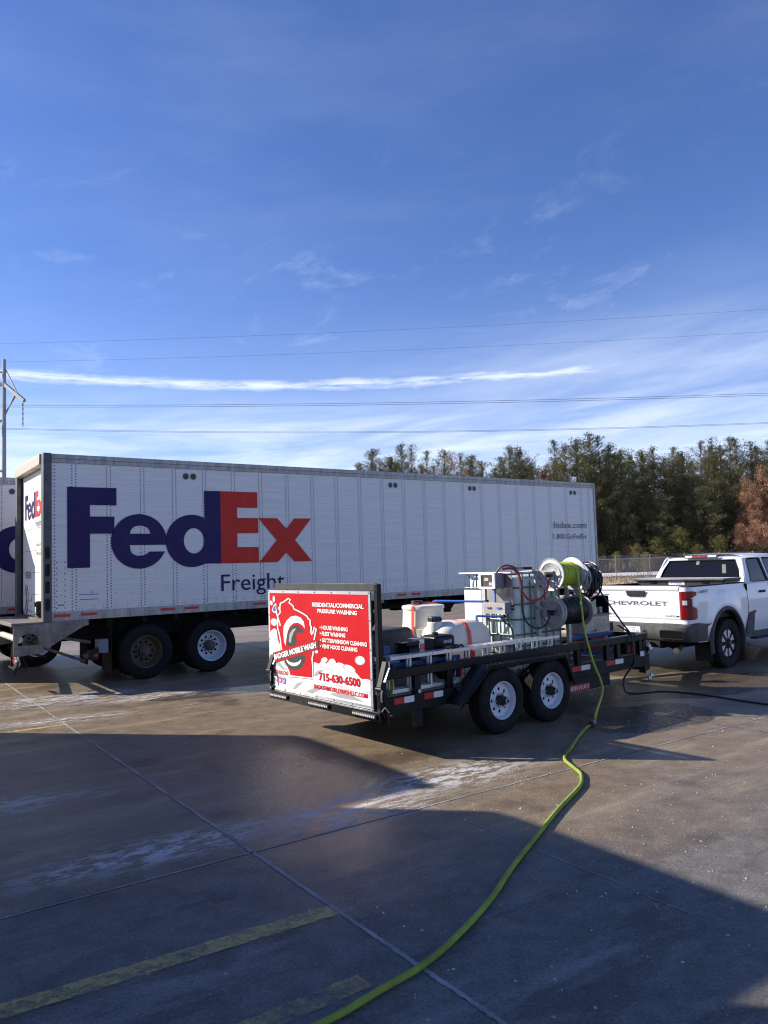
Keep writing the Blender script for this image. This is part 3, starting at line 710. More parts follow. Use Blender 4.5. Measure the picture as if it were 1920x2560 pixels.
tr2.location = Vector((-8.106, 16.334, 0))-u2*2.50; tr2['label'] = 'white freight semi trailer cut off by the left edge of the photo'
u3, v3 = U(56)
for i, (p, lab) in enumerate((((-8.495, 10.47, 0), 'freight semi trailer left of the frame, farthest of the three casting shadows'),
                ((-6.576, 7.53, 0), 'freight semi trailer left of the frame, middle of the three casting shadows'),
                ((-4.60, 4.60, 0), 'freight semi trailer left of the frame, nearest of the three casting shadows'))):
    c = copy_tree(tr1); c.location = p; c.rotation_euler = (0, 0, R(90-56)+math.pi); c['label'] = lab
for o in (tr1,): pass
# ================================================================== PICKUP
def make_pickup(loc, rz):
    t = thing('pickup_truck', 'white four-door pickup truck with black grey bumper, hitched to the equipment trailer', 'pickup truck', loc, rz)
    Wd = 2.04; XR, XF = 1.20, 5.24
    def ydepth(x, z):
        d = 0.0
        if z > 1.10: d += 0.055*((z-1.10)/.35)**1.6
        if z < .80: d += 0.05*((.80-z)/.3)**1.5
        if 1.24 < z < 1.34: d -= .006
        for xw in (XR, XF):
            q = math.hypot(x-xw, (z-.44)*.9)
            if q < .82: d -= .030*max(0, 1-max(0, (q-.62))/.20) if q > .55 else .030
        if x < .22: d += (.22-x)**2*1.6
        if x > 5.7: d += (x-5.7)**2*.45
        return d+.032
    def zbot(x):
        z = .50
        if x < .30: z = .60+.18*max(0, (.30-x)/.3)
        if x > 5.9: z = .46
        for xw in (XR, XF):
            q = abs(x-xw)
            if q < .585: z = max(z, .44+math.sqrt(.585**2-q*q)*1.02)
        return z
    def ztop(x):
        if x < 2.02: return 1.445
        if x < 4.55: return 1.42
        return 1.42-.10*((x-4.55)/1.65)**1.4
    def skin(x0, x1, name, sgn, par=t, m_=car_white, n=None, zt=ztop, zb=zbot):
        n = n or max(3, int((x1-x0)/.035)); P = []
        for i in range(n+1):
            x = x0+(x1-x0)*i/n; row = []
            a = zb(x); b_ = zt(x)
            for j in range(15):
                z = a+(b_-a)*j/14; y = ydepth(x, z); row.append((x, y if sgn < 0 else Wd-y, z))
            P.append(row)
        mb = MB(); mb.grid(P); return mb.build(name, m_, par, fixn=False, ang=50)
    for s_ in (-1, 1):
        fl = lambda y: y if s_ < 0 else Wd-y
        skin(0.0, 2.035, 'bed_side', s_)
        cabs = skin(2.055, 3.02, 'rear_door', s_); fd = skin(3.03, 4.06, 'front_door', s_)
        skin(4.07, 6.15, 'front_wing', s_)
        # dark shut lines just behind the skin
        g = MB()
        for gx in (2.045, 3.025, 4.065): g.box(gx-.03, gx+.03, min(fl(.05), fl(.10)), max(fl(.05), fl(.10)), .55, 1.42)
        g.build('shut_line_recess', car_gap, t)
        # sill
        g = MB(); g.box(1.80, 4.66, min(fl(.06), fl(.2)), max(fl(.06), fl(.2)), .46, .55); g.build('sill', grey_bumper, t)
        g = MB(); g.box(2.10, 4.55, min(fl(-.06), fl(.07)), max(fl(-.06), fl(.07)), .42, .455); g.build('side_step', matt_black, t, bevel=.01)
        # bed corner step cutout behind the wheel
        g = MB(); T = face_T((0, fl(.035), 0), (1, 0, 0), (0, 0, 1)); g.prism([[(1.86, .52), (2.04, .90), (2.30, .93), (2.30, .89), (2.10, .86), (1.98, .52)]], T, .02 if s_ < 0 else -.02); g.prism([[(1.98, .52), (2.10, .86), (2.28, .89), (2.20, .52)]], T, .006 if s_ < 0 else -.006); g.build('wheel_step', grey_bumper, t)
        # arch flares
        for xw in (XR, XF):
            P = []
            for i in range(41):
                a = R(-14+208*i/40); row = []
                for k, (rr, yo) in enumerate(((.545, .06), (.545, -.008), (.56, -.020), (.60, -.012), (.635, .012))):
                    row.append((xw+rr*math.cos(a), fl(yo), .44+rr*1.02*math.sin(a)))
                P.append(row)
            g = MB(); g.grid(P); g.build('arch_flare', grey_bumper, t, fixn=False, ang=60)
            # inner liner
            P = [[(xw+.60*math.cos(R(180*i/16)), fl(yo), .44+.60*math.sin(R(180*i/16))) for yo in (.04, .42)] for i in range(17)]
            g = MB(); g.grid(P); g.box(xw-.6, xw+.6, min(fl(.42), fl(.44)), max(fl(.42), fl(.44)), .44, 1.05); g.build('wheel_well', car_gap, t, fixn=False)
    # wheels
    for xw in (XR, XF):
        for s_ in (-1, 1):
            fl = lambda y: y if s_ < 0 else Wd-y
            out = Vector((0, s_, 0)); c = Vector((xw, fl(.125), .422)); w = MB()
            tyre_mesh(w, c, out, .422, .265, .255, seg=72, grooves=3)
            w = w.build('wheel', rubber_dust, t)
            rm = MB(); c2 = c+out*.105
            rm.lathe([(.012, .262), (.016, .252), (.0, .243), (-.06, .235), (-.17, .22)], c2, out, 48); rm.build('rim', matt_black, w)
            rm = MB(); a = out.cross(Vector((0, 0, 1))); T = face_T(c2-out*.03, a, out.cross(a))
            for k in range(8):
                th = 2*math.pi*(k+.5)/8
                def pp(r_, d_): return (r_*math.cos(th+d_), r_*math.sin(th+d_))
                rm.prism([[pp(.085, -.20), pp(.17, -.17), pp(.225, -.27), pp(.238, -.20), pp(.238, .20), pp(.225, .27), pp(.17, .17), pp(.085, .20)]], T, .024)
            rm.build('wheel_spokes', alu, w, bevel=.004)
            rm = MB(); 
            for k in range(8):
                th = 2*math.pi*k/8
                def pp(r_, d_): return (r_*math.cos(th+d_), r_*math.sin(th+d_))
                rm.prism([[pp(.085, -.15), pp(.238, -.16), pp(.238, .16), pp(.085, .15)]], T, .008)
            rm.build('spoke_pocket', hub_dark, w)
            rm = MB(); rm.lathe([(-.03, .10), (.0, .098), (.004, .085), (.004, .045), (.035, .042), (.038, 0)], c2, out, 24)
            for k in range(8): th = 2*math.pi*k/8; p = c2+a*.068*math.cos(th)+out.cross(a)*.068*math.sin(th); rm.cyl(p, p+out*.03, .010, n=6)
            rm.build('hub', hub_dark, w)
            rm = MB(); rm.lathe([(-.16, .23), (-.16, 0)], c2, out, 20); rm.build('brake_disc', matt_black, w)
    # tailgate
    tg = MB(); T = face_T((0.03, .205, 0), (0, 1, 0), (0, 0, 1)); # x->y, y->z ; local z -> +x
    prof = [(.03, 1.455), (-.005, 1.45), (-.012, 1.43), (-.008, 1.395), (.012, 1.375), (.006, 1.33), (.0, 1.22), (.004, 1.06), (.012, 1.00), (.004, .945), (.006, .905), (.016, .895), (.010, .87), (.014, .80), (.04, .795)]
    tg.grid([[(x-.0, y, z) for x, z in prof] for y in (.205, .5, 1.0, 1.5, Wd-.205)]); tg.grid([[(x+.05 if False else x, y, z) for x, z in prof] for y in (.205, .2051)])
    T2 = face_T((0.0, 0, 0), (0, 1, 0), (0, 0, 1))
    tg = tg.build('tailgate', car_white, t, fixn=False, ang=50)
    g = MB(); g.box(.03, .07, .205, Wd-.205, .80, 1.45); g.build('tailgate_inner', car_white, t)
    g = MB(); g.box(-.004, .075, .185, Wd-.185, 1.452, 1.468); g.build('tailgate_cap', car_white, t, bevel=.006)
    TT = lambda y, z, x=-.004: face_T((x, y, z), (0, -1, 0), (0, 0, 1))
    # text reads left->right as y decreases (seen from behind)
    text('CHEVROLET', 'lettering', 1.24, .072, TT(1.655, 1.135, .0), letter_grey, tg, bold=.018, d=.004)
    text('CUSTOM', 'lettering', .25, .030, TT(.475, .945, .002), sign_black, tg, bold=.012, d=.004)
    text('SILVERADO', 'lettering', .36, .030, TT(1.83, .955, .002), sign_black, tg, bold=.01, d=.004)
    text('2500 HD', 'lettering', .20, .032, TT(1.83, .84, .01), sign_black, tg, bold=.01, d=.004)
    g = MB(); T = face_T((-.012, 1.02, 1.33), (0, -1, 0), (0, 0, 1)); g.prism([[(-.20, .05), (-.16, -.045), (.16, -.045), (.20, .05)]], T, .012)
    h = g.build('tailgate_handle', matt_black, tg, bevel=.006)
    g = MB(); g.box(-.030, -.012, .94, 1.10, 1.335, 1.355); g.cyl((-.028, 1.05, 1.318), (-.012, 1.05, 1.318), .012, n=10); g.build('handle_grip', hub_dark, h)
    # corner pillars behind the lights and tail lamps
    for s_ in (-1, 1):
        fl = lambda y: y if s_ < 0 else Wd-y
        P = []
        for (y, x) in ((.200, .0), (.14, -.004), (.10, .004), (.075, .02), (.052, .05), (.040, .09), (.034, .13)):
            P.append([(x+.0 if z > .8 else x+.0, fl(y), z) for z in (.80, .9, 1.0, 1.1, 1.2, 1.3, 1.38, 1.445)])
        g = MB(); g.grid(P); g.build('corner_panel', car_white, t, fixn=False, ang=60)
        # C-shaped lamp wrapped around the corner: path around the corner, u = 0..1
        path = [(.197, -.012), (.14, -.018), (.105, -.010), (.070, .010), (.040, .045), (.022, .090), (.018, .135), (.016, .18), (.014, .22)]
        def wrap(zlo, zhi, n0, n1, name, m_, off=0.0):
            P = []
            for i in range(n0, n1+1):
                y, x = path[i]; P.append([(x-off, fl(y-off*.3), z) for z in (zlo(i), (zlo(i)+zhi(i))/2, zhi(i))])
            g = MB(); g.grid(P); return g.build(name, m_, t, fixn=False, ang=70)
        wrap(lambda i: 1.255 if i < 5 else 1.27+.012*(i-5), lambda i: 1.375 if i < 7 else 1.365, 0, 8, 'tail_lamp', red_lens)
        wrap(lambda i: .915 if i < 7 else .925, lambda i: 1.125 if i < 5 else 1.125-.015*(i-5), 0, 8, 'tail_lamp', red_lens)
        wrap(lambda i: 1.125, lambda i: 1.255, 0, 5, 'tail_lamp', red_lens)
        wrap(lambda i: 1.15, lambda i: 1.225, 1, 3, 'reversing_lamp', clear_lens, .004)
        wrap(lambda i: 1.243, lambda i: 1.252, 0, 5, 'lamp_bezel', matt_black, .003); wrap(lambda i: 1.118, lambda i: 1.127, 0, 5, 'lamp_bezel', matt_black, .003)
        wrap(lambda i: .905, lambda i: .915, 0, 8, 'lamp_bezel', matt_black, .003)
    # bumper
    g = MB(); P = []
    pr = [(.10, .84), (.0, .835), (-.12, .80), (-.175, .78), (-.185, .70), (-.175, .60), (-.13, .545), (.0, .53)]
    for y, dx in ((-.005, .62), (-.008, .40), (.0, .14), (.03, .06), (.09, .02), (.20, .0), (.42, .0), (.48, .0), (.56, .03), (1.02, .03), (Wd-.56, .03), (Wd-.48, 0), (Wd-.42, .0), (Wd-.20, 0), (Wd-.09, .02), (Wd-.03, .06), (Wd, .14), (Wd+.008, .40), (Wd+.005, .62)):
        low = .10 if .55 < y < Wd-.55 else 0
        P.append([(x+dx, y, z-(low*.0)) for x, z in (pr if dx < .3 else [(max(x, -.13), z-.03*(1 if z > .7 else 0)) for x, z in pr])])
    g.grid(P); bmp = g.build('bumper', grey_bumper, t, fixn=False, ang=50)
    for s_ in (-1, 1):
        fl = lambda y: y if s_ < 0 else Wd-y
        g = MB(); T = face_T((-.1865, fl(.27), .665), (0, -1, 0), (0, 0, 1)); g.prism([rrect(-.20, .20, -.058, .058, .02)], T, .004); g.build('step_hole_shade', car_gap, bmp)  # no opening cut: a flat plate painted with the shade inside the step
        g = MB(); g.tube([(-.19, fl(.27)+a, .665+b_) for a, b_ in rrect(-.21, .21, -.068, .068, .025)], .008, 6, closed=True); g.build('step_surround', matt_black, bmp)
    g = MB(); g.box(-.158, -.150, .87, 1.19, .625, .775); pl = g.build('licence_plate', white_tape, t, bevel=.004)
    text('WISCONSIN', 'lettering', .16, .018, TT(1.12, .748, -.1585), sign_red, pl, d=.001)
    text('E 117236', 'lettering', .27, .062, TT(1.165, .660, -.1585), letter_grey, pl, d=.001)
    text('TRUCK', 'lettering', .09, .013, TT(1.07, .637, -.1585), sign_red, pl, d=.001)
    g = MB(); g.box(-.10, .1, .55, 1.5, .43, .55); g.box(-.24, -.08, .97, 1.07, .44, .52); g.build('hitch_receiver', matt_black, t)
    g = MB(); g.lathe([(0, .0), (.004, .016), (.008, .022), (.008, .03), (.0, .034)], (-.155, .79, .69), (-1, 0, 0), 14); g.build('trailer_socket', matt_black, t)
    ex = MB(); ex.cyl((.35, .42, .42), (.02, .32, .38), .045, .05, 16); ex.build('exhaust_tip', rusty, t)
    ex = MB(); ex.bar((.25, .5, .47), (1.0, .55, .45), .22, .14); ex.bar((.0, .6, .46), (.9, .6, .48), .1); ex.cyl((XR, .3, .422), (XR, 1.74, .422), .05, n=10); ex.lathe([(-.14, .05), (-.1, .15), (0, .19), (.1, .15), (.14, .05)], (XR, 1.02, .422), (0, 1, 0), 16); ex.box(.2, 5.9, .5, .6, .45, .62); ex.box(.2, 5.9, 1.44, 1.54, .45, .62); ex.box(.4, 6.0, .3, 1.74, .58, .66); ex.build('underbody', chassis, t)
    for y in (.035, Wd-.345):
        g = MB(); g.box(.66, .675, y, y+.31, .15, .60); g.build('mud_flap', rubber_dust, t)
    # bed
    g = MB(); g.box(.07, 2.0, .12, Wd-.12, .86, .90); g.box(.07, 2.0, .09, .14, .88, 1.44); g.box(.07, 2.0, Wd-.14, Wd-.09, .88, 1.44); g.box(1.96, 2.02, .10, Wd-.1, .88, 1.44); g.build('bed_liner', matt_black, t)
    for y0, y1 in ((.075, .16), (Wd-.16, Wd-.075)):
        g = MB(); g.box(.075, 2.02, y0, y1, 1.44, 1.462); g.build('bed_rail_cap', matt_black, t, bevel=.006)
    # cab shell
    for s_ in (-1, 1):
        fl = lambda y: y if s_ < 0 else Wd-y
        def mapp(x, s): return Vector((x, fl(.085+.165*s+ .02*s*s), 1.42+.52*s))
        outl = [(2.06, 0), (2.10, .06), (2.30, .90), (2.38, 1.0), (2.6, 1.03), (3.9, 1.03), (4.0, 1.0), (4.62, .30), (4.85, 0)]
        w1 = [(2.30, .07), (2.34, .07), (3.0, .06), (3.0, .90), (2.52, .90), (2.46, .84)]
        w2 = [(3.10, .06), (4.52, .08), (4.48, .16), (3.92, .86), (3.84, .90), (3.10, .90)]
        flat = MB(); flat.prism([outl, w1[::-1], w2[::-1]], Matrix.Identity(4), 0)
        vs = [mapp(v[0], v[1]) for v in flat.v]; mb = MB(); mb.add(vs, flat.f); cs = mb.build('cab_side', car_white, t)
        md = cs.modifiers.new('th', 'SOLIDIFY'); md.thickness = .03; md.offset = 0
        for w_ in (w1, w2):
            gm = MB(); fm = MB(); fm.prism([w_], Matrix.Identity(4), 0); gm.add([mapp(v[0], v[1])+Vector((0, fl(.006)-fl(0), 0)) for v in fm.v], fm.f); gl = gm.build('side_window', glass_dark, t)
            gm = MB(); gm.tube([mapp(p[0], p[1])+Vector((0, fl(-.014)-fl(0), 0)) for p in w_], .010, 5, closed=True); gm.build('window_seal', matt_black, gl)
        # handles
        for hx in (2.62, 3.70):
            g = MB(); T = face_T((hx, fl(.045), 1.265), (1, 0, 0), (0, 0, 1)); g.prism([rrect(-.10, .10, -.022, .022, .02, 5)], T, .035 if s_ < 0 else -.035); g.build('door_handle', matt_black, t, bevel=.006)
        g = MB(); g.box(4.20, 4.36, min(fl(-.24), fl(-.06)), max(fl(-.24), fl(-.06)), 1.38, 1.66); g.box(4.25, 4.32, min(fl(-.06), fl(.12)), max(fl(-.06), fl(.12)), 1.40, 1.46); g.build('wing_mirror', matt_black, t, bevel=.02)
    # rear wall of cab with window
    def rm_(y, s): 
        x = 2.06+.04*min(s, .06)/.06+.20*max(0, s-.06)/.84 if s <= .9 else 2.30+.08*(s-.9)/.1
        yy = 1.02+(y)*(1-.085-.165*s-.02*s*s)/(1) if True else 0
        return Vector((x, 1.02+y*(.935-.165*s-.02*s*s), 1.42+.52*s))
    ol = [(-1, 0), (-1, .5), (-1, 1.02), (1, 1.02), (1, .5), (1, 0)]
    wn_ = [(-.90, .10), (-.90, .5), (-.86, .86), (.86, .86), (.90, .5), (.90, .10)]
    fm = MB(); fm.prism([ol, wn_[::-1]], Matrix.Identity(4), 0); g = MB(); g.add([rm_(v[0], v[1]) for v in fm.v], fm.f); g.build('cab_rear', car_white, t)
    fm = MB(); fm.prism([[(-.90, .10), (-.90, .5), (-.86, .86), (.86, .86), (.90, .5), (.90, .10)]], Matrix.Identity(4), 0); g = MB(); g.add([rm_(v[0], v[1])+Vector((.012, 0, 0)) for v in fm.v], fm.f); rw = g.build('rear_window', glass_dark, t)
    g = MB(); g.tube([rm_(a, b_)+Vector((-.004, 0, 0)) for a, b_ in wn_], .012, 5, closed=True); g.build('window_seal', matt_black, rw)
    g = MB(); g.add([rm_(-.62, .70)+Vector((.006, 0, 0)), rm_(-.62, .38)+Vector((.006, 0, 0)), rm_(-.53, .38)+Vector((.006, 0, 0)), rm_(-.53, .70)+Vector((.006, 0, 0))], [(0, 1, 2, 3)])
    g.add([rm_(.12, .84)+Vector((.006, 0, 0)), rm_(.12, .70)+Vector((.006, 0, 0)), rm_(.04, .70)+Vector((.006, 0, 0)), rm_(.04, .84)+Vector((.006, 0, 0))], [(0, 1, 2, 3)]); g.build('window_sticker', mat('sticker_dim', (.07, .08, .07), .3), rw)
    # roof
    P = []
    for i in range(25):
        x = 2.31+i*(4.06-2.31)/24; row = []
        u_ = (x-2.31)/(1.75); cr = .045*math.sin(math.pi*min(1, u_*1.0+.10))**.6
        for j in range(17):
            q = -1+j/8; hw = .745
            row.append((x, 1.02+q*hw, 1.955+cr*(1-abs(q)**3.5)-(.020 if abs(q) == 1 else 0)))
        P.append(row)
    g = MB(); g.grid(P); g.build('roof', car_white, t, fixn=False, ang=60)
    g = MB(); T = face_T((2.285, 1.02, 1.932), (0, -1, 0), (.35, 0, 1)); g.prism([[(-.36, .0), (-.33, .034), (.33, .034), (.36, .0), (.33, -.026), (-.33, -.026)]], T, .022)
    hb = g.build('high_brake_lamp', matt_black, t); g = MB(); g.prism([rrect(-.16, .14, -.014, .024, .006)], T, .027); g.build('brake_lens', red_lens, hb)
    for a_, b_ in ((-.32, -.17), (.15, .32)): g = MB(); g.prism([rrect(a_, b_, -.014, .024, .006)], T, .026); g.build('cargo_lens', clear_lens, hb)
    # windscreen, hood, nose
    g = MB(); g.add([(4.02, .30, 1.95), (4.02, 1.74, 1.95), (4.86, Wd-.14, 1.42), (4.86, .14, 1.42)], [(0, 1, 2, 3)]); g.build('windscreen', glass_dark, t)
    g = MB(); g.grid([[(x, 1.02+q*.93, ztop(x)+.05*(1-q*q)+(.0)) for q in (-1, -.8, -.4, 0, .4, .8, 1)] for x in (4.7, 5.0, 5.4, 5.8, 6.05, 6.15)]); g.build('hood', car_white, t, fixn=False)
    g = MB(); g.box(6.08, 6.20, .12, Wd-.12, .80, 1.34); g.build('grille', matt_black, t, bevel=.03)
    g = MB(); g.box(6.05, 6.28, .02, Wd-.02, .48, .80); g.build('front_bumper', grey_bumper, t, bevel=.05)
    for y in (.10, Wd-.42): g = MB(); g.box(6.10, 6.22, y, y+.32, 1.10, 1.28); g.build('headlight', clear_lens, t, bevel=.02)
    # cabin contents
    g = MB(); g.box(2.15, 4.7, .12, Wd-.12, .60, .70); g.box(2.30, 2.45, .25, 1.79, .70, 1.35)
    for y in (.55, 1.49): g.box(3.15, 3.30, y-.24, y+.24, .70, 1.52); g.box(3.17, 3.27, y-.13, y+.13, 1.55, 1.78)
    for y in (.5, 1.02, 1.54): g.box(2.36, 2.44, y-.12, y+.12, 1.36, 1.56)
    g.build('cabin_seats', car_gap, t)
    # badges on the flank
    text('4X4', 'lettering', .26, .055, face_T((.36, .028, 1.335), (1, .0, 0), (0, 0, 1)), letter_grey, t, bold=.02, shear=.3)
    g = MB(); T = face_T((.44, .026, 1.345), (1, 0, 0), (0, 0, 1)); g.prism([[(.0, .0), (.02, .0), (.10, .04), (.08, .04)]], T, .003); g.build('lettering', red_tape, t)
    # dirt specks near the arch
    return t
u1, v1 = U(51)
TRK = Vector((5.04, 12.69, 0))
truck = make_pickup(TRK, R(39))
# toolbox across the bed
tb = thing('truck_toolbox', 'black tread plate toolbox lying across the pickup bed behind the cab', 'toolbox', TRK, R(39))
g = MB(); g.box(1.42, 1.93, .13, 2.04-.13, 1.10, 1.50); bodyb = g.build('box_body', mat('toolbox_plate', (.05, .05, .055), .34, .2, var=.5, vscale=60), tb, bevel=.004)
g = MB(); g.box(1.36, 1.98, .09, 2.04-.09, 1.505, 1.545); lid = g.build('lid', MATS['toolbox_plate'], tb, bevel=.012)
g = MB()
def dia(g, T, w, h, s=.045):
    nx = int(w/s); nz = int(h/s)
    for i in range(nx):
        for j in range(nz):
            x = (i+.5)*s; z = (j+.5)*s; q = 1 if (i+j) % 2 else -1
            c = [T @ Vector((x-.014, z-.006*q-.004, 0)), T @ Vector((x-.014, z-.006*q+.002, 0)), T @ Vector((x+.014, z+.006*q+.004, 0)), T @ Vector((x+.014, z+.006*q-.002, 0)), T @ Vector((x, z, .004))]
            g.add(c, [(0, 1, 4), (1, 2, 4), (2, 3, 4), (3, 0, 4)])
dia(g, face_T((1.419, 2.04-.14, 1.47), (0, -1, 0), (0, 0, 1)), 1.75, .03); dia(g, face_T((1.419, 2.04-.14, 1.455), (0, -1, 0), (0, 0, 1)), 1.75, .05, .024)
dia(g, face_T((1.37, 1.95-.02, 1.546), (0, -1, 0), (1, 0, 0)), 1.80, .60); dia(g, face_T((1.359, 1.95-.02, 1.51), (0, -1, 0), (0, 0, 1)), 1.80, .05, .024)
tag(g.build('tread_pattern', galv, tb), kind='stuff')
for y in (.50, 1.55):
    g = MB(); T = face_T((1.417, y, 1.478), (0, -1, 0), (0, 0, 1)); g.prism([rrect(-.07, .07, -.018, .022, .016)], T, .02); g.build('latch', gloss_black, tb, bevel=.004)
g = MB(); g.box(1.412, 1.4195, .90, 1.22, 1.425, 1.500); stk = g.build('sticker', white_tape, tb)
text('BETTER BUILT', 'lettering', .24, .026, face_T((1.411, 1.18, 1.455), (0, -1, 0), (0, 0, 1)), sign_blue, tb, d=.001, bold=.02)
g = MB(); g.box(1.4105, 1.4119, .93, 1.05, 1.436, 1.444); g.build('lettering', sign_red, tb)

# ================================================================== EQUIPMENT TRAILER
TP = Vector((-.054, 8.105, 0)); TW = 2.10; TRZ = R(39)
et = thing('equipment_trailer', 'black tandem-axle utility trailer with a raised rear gate carrying a red sign', 'trailer', TP, TRZ)
def P_(name, mb, m_, bevel=0, par=None): return mb.build(name, m_, par or et, bevel=bevel)
LE = 4.86
for y in (0.0, TW-.09):
    g = MB(); g.box(.0, LE, y, y+.09, .77, .87); P_('side_rail', g, gloss_black, .010)
    g = MB(); g.box(.0, LE+.02, y+.005, y+.085, .40, .575); P_('frame_rail', g, matt_black, .006)
    for x in (.44, .93, 3.30, 3.95, 4.20, 4.75):
        g = MB(); g.box(x, x+.085, y+.012, y+.072, .40, .775); P_('post', g, gloss_black, .006)
g = MB(); g.box(LE-.0, LE+.10, .0, TW, .77, .87); P_('front_rail', g, gloss_black, .01)
g = MB(); g.box(LE-.05, LE+.07, .0, TW, .40, .57); P_('front_frame', g, matt_black, .006)
g = MB(); g.box(LE-.02, LE+.06, .0, .10, .30, .77); P_('front_post', g, gloss_black, .008)
for k in range(14):
    y = .06+k*(TW-.12)/14; g = MB(); g.box(.0, LE-.04, y+.004, y+(TW-.12)/14-.004, .555, .592); P_('deck_board', g, wood_deck, .003)
for k in range(9): g = MB(); x = .25+k*.53; g.box(x, x+.05, .08, TW-.08, .42, .55); P_('cross_member', g, matt_black)
# reflective tape on the frame
for x, c in ((.13, red_tape), (.27, white_tape), (.56, red_tape), (.70, white_tape), (3.16, red_tape), (3.36, white_tape), (3.92, red_tape), (4.13, white_tape), (4.78, white_tape)):
    g = MB(); g.box(x, x+.14 if x < 3 else x+.19, -.0, .0045, .50, .565) if x < 4.7 else g.box(4.74, 4.84, -.004, .001, .55, .62); P_('reflective_tape', g, c)
# winch plate, lower skirt with the maker's name
g = MB(); g.box(2.95, 3.98, .0, .012, .24, .40); P_('skirt_plate', g, matt_black)
g = MB(); g.box(2.98, 3.52, -.003, -.0, .245, .33); ws = P_('name_decal', g, red_tape)
text('SURE-TRAC', 'lettering', .0001+.01, .01, face_T((0, 0, -5), (1, 0, 0), (0, 0, 1)), white_tape, ws) if False else None
text('THERWAY', 'lettering', .52, .06, face_T((2.99, -.004, .257), (1, 0, 0), (0, 0, 1)), white_tape, ws, d=.001)
g = MB(); g.box(.42, .52, .0, .07, .22, .40); P_('drop_leg', g, matt_black)
g = MB(); g.tube([(.484, -.004, .60), (.484, -.012, .60)], .022, 10); P_('bolt_head', g, galv)
# fenders
def fender(y0, y1):
    pr_ = [(.86, .42), (.98, .52), (1.34, .80), (2.70, .80), (2.86, .44)]
    g = MB(); g.grid([[(x, y, z) for x, z in pr_] for y in (y0, y1)]); o = g.build('fender', dia_black, et, fixn=False); md = o.modifiers.new('s', 'SOLIDIFY'); md.thickness = .006
    g = MB()
    yo = y0 if abs(y0) < .3 and y0 < 0 else y1
    P2 = [[(x, yo, z), (x-(0 if 1.2 < x < 2.8 else (.0)), yo, z-.045)] for x, z in pr_]; g.grid(P2); e = g.build('fender_lip', dia_black, o, fixn=False); md = e.modifiers.new('s', 'SOLIDIFY'); md.thickness = .006
    g = MB()
    for (a, b_) in zip(pr_[:-1], pr_[1:]):
        d = Vector((b_[0]-a[0], 0, b_[1]-a[1])); L_ = d.length; dia(g, face_T((a[0], y0+.005, a[1]), d, (0, 1, 0)) if False else Matrix.Translation((a[0], y0+.005, a[1])) @ Matrix(((d.x/L_, 0, -d.z/L_, 0), (0, 1, 0, 0), (d.z/L_, 0, d.x/L_, 0), (0, 0, 0, 1))), L_, abs(y1-y0)-.01, .036)
    tag(g.build('tread_pattern', gloss_black, o), kind='stuff')
    g = MB()
    for (a, b_) in zip(pr_[:-1], pr_[1:]):
        n = int(math.hypot(b_[0]-a[0], b_[1]-a[1])/.028)
        for k in range(n):
            f_ = (k+.5)/n; x = a[0]+(b_[0]-a[0])*f_; z = a[1]+(b_[1]-a[1])*f_-.022; g.box(x-.006, x+.006, yo-.008, yo+.0, z-.014, z+.014)
    if yo < .5: tag(g.build('lip_ridges', gloss_black, o), kind='stuff')
fender(-.26, .0); fender(TW, TW+.26)
def trailer_wheel(x, s_):
    y = -.12 if s_ < 0 else TW+.12; out = Vector((0, s_, 0)); c = Vector((x, y, .378)); m_ = MB(); tyre_mesh(m_, c, out, .378, .225, .212, seg=72, blocks=False, grooves=5)
    w = m_.build('wheel', rubber, et)
    g = MB(); c2 = c+out*.095; g.lathe([(.008, .218), (.012, .210), (.0, .203), (-.02, .200), (-.045, .196), (-.10, .185), (-.11, .165)], c2, out, 48)
    holed_disc(g, c2-out*.062, out, .0, .190, .128, .020, 8, .008); g.lathe([(-.062, .105), (-.045, .10), (-.04, .085), (-.05, .07)], c2, out, 32)
    g.build('rim', rim_white, w)
    g = MB(); g.lathe([(-.16, .195), (-.16, 0)], c2, out, 20); g.build('brake_drum', car_gap, w)
    g = MB(); g.lathe([(-.06, .062), (.0, .058), (.03, .050), (.032, .040), (.075, .036), (.08, .025), (.07, 0)], c2, out, 24); hb = g.build('hub', hub_dark, w)
    g = MB(); g.lathe([(.074, .034), (.084, .032), (.084, .022), (.076, .020)], c2, out, 20); g.build('hub_cap', galv, w)
    a = out.cross(Vector((0, 0, 1)))
    for k in range(6):
        th = 2*math.pi*k/6; p = c2+a*.082*math.cos(th)+out.cross(a)*.082*math.sin(th); g = MB(); g.cyl(p-out*.05, p-out*.012, .011, n=6); g.build('lug_nut', chrome, w)
for x in (1.573, 2.462):
    for s_ in (-1, 1): trailer_wheel(x, s_)
    g = MB(); g.cyl((x, -.02, .378), (x, TW+.02, .378), .035, n=12); P_('axle', g, matt_black)
for y in (.04, TW-.1):
    g = MB(); g.bar((1.0, y, .40), (1.573, y, .32), .05, .03); g.bar((1.573, y, .32), (2.02, y, .44), .05, .03); g.bar((2.02, y, .44), (2.462, y, .32), .05, .03); g.bar((2.462, y, .32), (2.95, y, .40), .05, .03); P_('leaf_spring', g, chassis)
